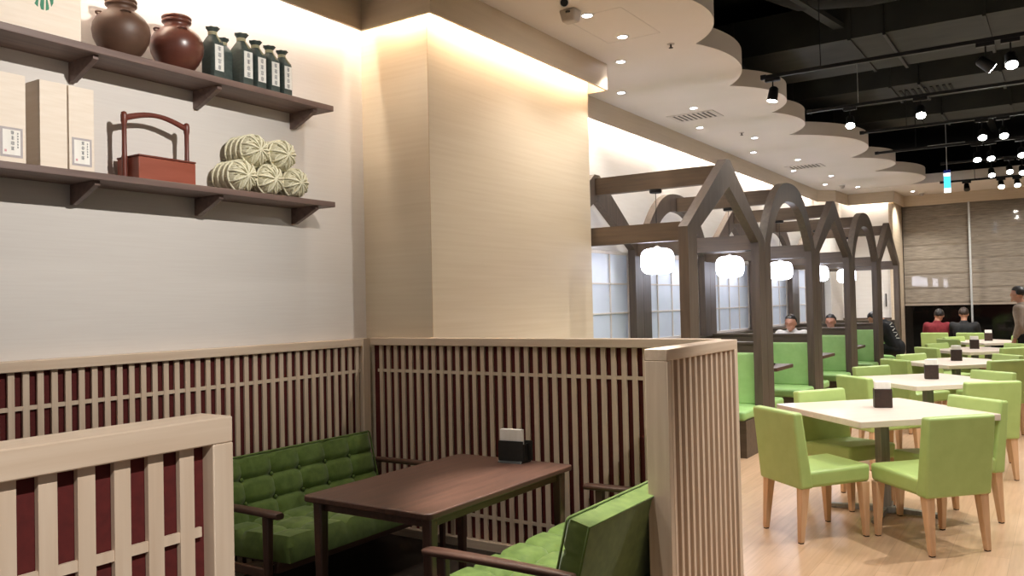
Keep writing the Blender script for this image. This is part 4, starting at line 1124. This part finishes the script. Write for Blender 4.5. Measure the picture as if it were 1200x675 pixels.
    if marks:
        bm = new_bm()
        sg = 1 if marks == 'R' else -1
        sh = Vector((sg*.06, ch.y, ch.z+.08)); ax = Vector((sg*.07, pe.y-.02, pe.z+.05)) - sh
        out = Vector((sg*.72, -.66, .15)).normalized()
        for i in range(6):
            c = sh + ax*(.04+.13*i) + out*.136; a = ax.normalized(); b = out.cross(a).normalized()
            w_ = .03
            q = [c-b*w_-a*.006, c+b*w_*.6+a*.012, c+b*w_*.6+a*.024, c-b*w_+a*.006] if i % 2 else [c-b*w_+a*.014, c+b*w_*.7-a*.01, c+b*w_*.7+a*.002, c-b*w_+a*.028]
            A = [bm.verts.new(p) for p in q]; B = [bm.verts.new(p+out*.012) for p in q]
            bm.faces.new(A); bm.faces.new(B[::-1])
            for i_ in range(4): bm.faces.new([A[i_], B[i_], B[(i_+1)%4], A[(i_+1)%4]])
        obj('sleeve_print', bm, 'cloth_white', tp, label='white print running down the side of the jacket')
    return t

def sit(seat, lean=.0, wrist=(.10, .36, .27), head=(0, .02, .0), sw=.17, foot=.42):
    z = seat+.10
    J = dict(pelvis=(0, 0, z), chest=(0, lean*.6, z+.34), neck=(0, lean, z+.47), head=(head[0], lean+.02+head[1], z+.595+head[2]))
    for s, k in (('L', -1), ('R', 1)):
        J['sh'+s] = (k*sw, lean*.75, z+.385); J['el'+s] = (k*(sw+.06), lean*.6+.10, z+.14); J['wr'+s] = (k*wrist[0], lean*.6+wrist[1], z+wrist[2]-.05)
        J['hip'+s] = (k*.09, .06, z-.015); J['kn'+s] = (k*.11, .43, z-.03); J['an'+s] = (k*.11, foot, .10)
    return J

person('person in a white shirt sitting in the third booth, face towards the aisle', (-3.29, 12.33, 0), PI, sit(.50, .04, head=(0, .02, -.05)), 'cloth_white', 'blue_jean', 'hair')
person('person in dark clothes sitting in the fourth booth', (-3.20, 14.42, 0), PI, sit(.44, .08, head=(0, .02, -.03)), 'cloth_black', 'blue_jean', 'hair')
Jc = sit(.52, .24, wrist=(.09, .30, .12), head=(0, .11, -.10))
person('person in a black jacket with white print bending forward in the far booth', (-2.40, 15.55, 0), math.radians(82), Jc, 'cloth_black', 'cloth_black', 'hair', head_dir=(0, .8, -.55), top_label='black jacket', marks='L')
person('person in a dark red shirt sitting with back to camera at the far window', (-2.03, 17.70, 0), math.radians(4), sit(.44, .05, head=(.04, .0, -.02)), 'cloth_red', 'blue_jean', 'hair')
person('person in a black top sitting with back to camera, right of the red shirt', (-1.58, 17.70, 0), math.radians(-4), sit(.44, .02, head=(0, 0, .0), sw=.19), 'cloth_black', 'blue_jean', 'hair_b')
Js = dict(pelvis=(0, 0, .90), chest=(0, .04, 1.22), neck=(0, .06, 1.36), head=(0, .10, 1.485))
for s, k in (('L', -1), ('R', 1)):
    Js['sh'+s] = (k*.165, .05, 1.27); Js['el'+s] = (k*.215, .03, 1.02); Js['wr'+s] = (k*.20, .10, .80)
    Js['hip'+s] = (k*.085, .0, .84); Js['kn'+s] = (k*.09, .02, .47); Js['an'+s] = (k*.09, -.02, .10)
person('person in a beige top and black trousers standing at the right edge', (-.50, 15.0, 0), math.radians(75), Js, 'cloth_beige', 'cloth_black', 'hair', long_hair=.1)

# ------------------------------------------------------------------ light
def spot(name, loc, aim, e, col, ang, blend=.5, size=.03):
    l = bpy.data.lights.new(name, 'SPOT'); l.energy = e; l.color = col; l.spot_size = math.radians(ang); l.spot_blend = blend; l.shadow_soft_size = size
    o = link(name, l); o.location = loc
    o.rotation_euler = Vector(aim).to_track_quat('-Z', 'Y').to_euler(); return o
WARM = (1, .87, .70); NEUT = (1, .955, .89); COOL = (.95, .96, 1)
for kind, x, y, z in SPOTS:
    if kind == 'd': spot('downlight_beam', (x, y, z), (0, 0, -1), 34 if y < 16.5 else 110, NEUT, 110, .6)
    elif kind == 't': spot('track_beam', (x, y, z), (.05, -.25, -1) if y < 14 else (-.1, .75, -.8), 60 if y < 14 else 110, NEUT, 95, .5)
# more heads of the same tracks and ceiling beyond the view, plus added fills
for (x, y) in ((.7, 8.0), (.7, 11.5), (.7, 15.06)): spot('track_beam', (x, y, 3.38), (-.4, -.2, -1), 150, NEUT, 100, .4, .015)
spot('track_beam', (.25, 6.2, 3.38), (-.35, -.05, -1), 170, NEUT, 95, .4, .012)
spot('track_beam', (-.9, 4.6, 3.38), (-.1, .3, -1), 70, NEUT, 90, .4, .012)
spot('track_beam', (.35, 3.3, 3.4), (-.32, .75, -1), 120, NEUT, 80, .35, .012)  # added light from the camera side for chair backs and front floor
spot('downlight_beam', (-2.95, 2.35, 3.57), (.1, .5, -1), 45, NEUT, 80, .8)  # added to lift the back partition slats, no known fitting there
spot('pier_fill', (.2, 5.0, 3.22), (-3.6, .3, -1.3), 120, NEUT, 60, .8, .05)  # added wash to brighten the pier face, no known head there
for (x, y, e) in ((-2.8, 1.2, 14), (-3.35, 3.78, 14)): spot('downlight_beam', (x, y, 3.57), (0, 0, -1), e, NEUT, 110, .6)
spot('seat_beam', (-1.75, 3.15, 3.57), (-.05, .03, -1), 640, NEUT, 30, .6, .03)
spot('shelf_beam', (-.8, 2.5, 3.46), (-3.2, -.15, -1.2), 300, NEUT, 60, 1.0, .02)
spot('aisle_fill', (.9, .2, 3.4), (-2.3, .2, -2.2), 280, NEUT, 46, .8)  # added beam, narrowed and aimed to brighten the near partition

w = bpy.data.worlds.new('world'); SC.world = w; w.use_nodes = True
w.node_tree.nodes['Background'].inputs[0].default_value = (.85, .80, .74, 1)
w.node_tree.nodes['Background'].inputs[1].default_value = .18

SC.view_settings.view_transform = 'Standard'; SC.view_settings.look = 'None'
SC.view_settings.exposure = .45; SC.view_settings.gamma = 1; SC.view_settings.use_curve_mapping = False
SC.cycles.use_denoising = True
SC.cycles.max_bounces = 8
SC.cycles.sample_clamp_indirect = 6
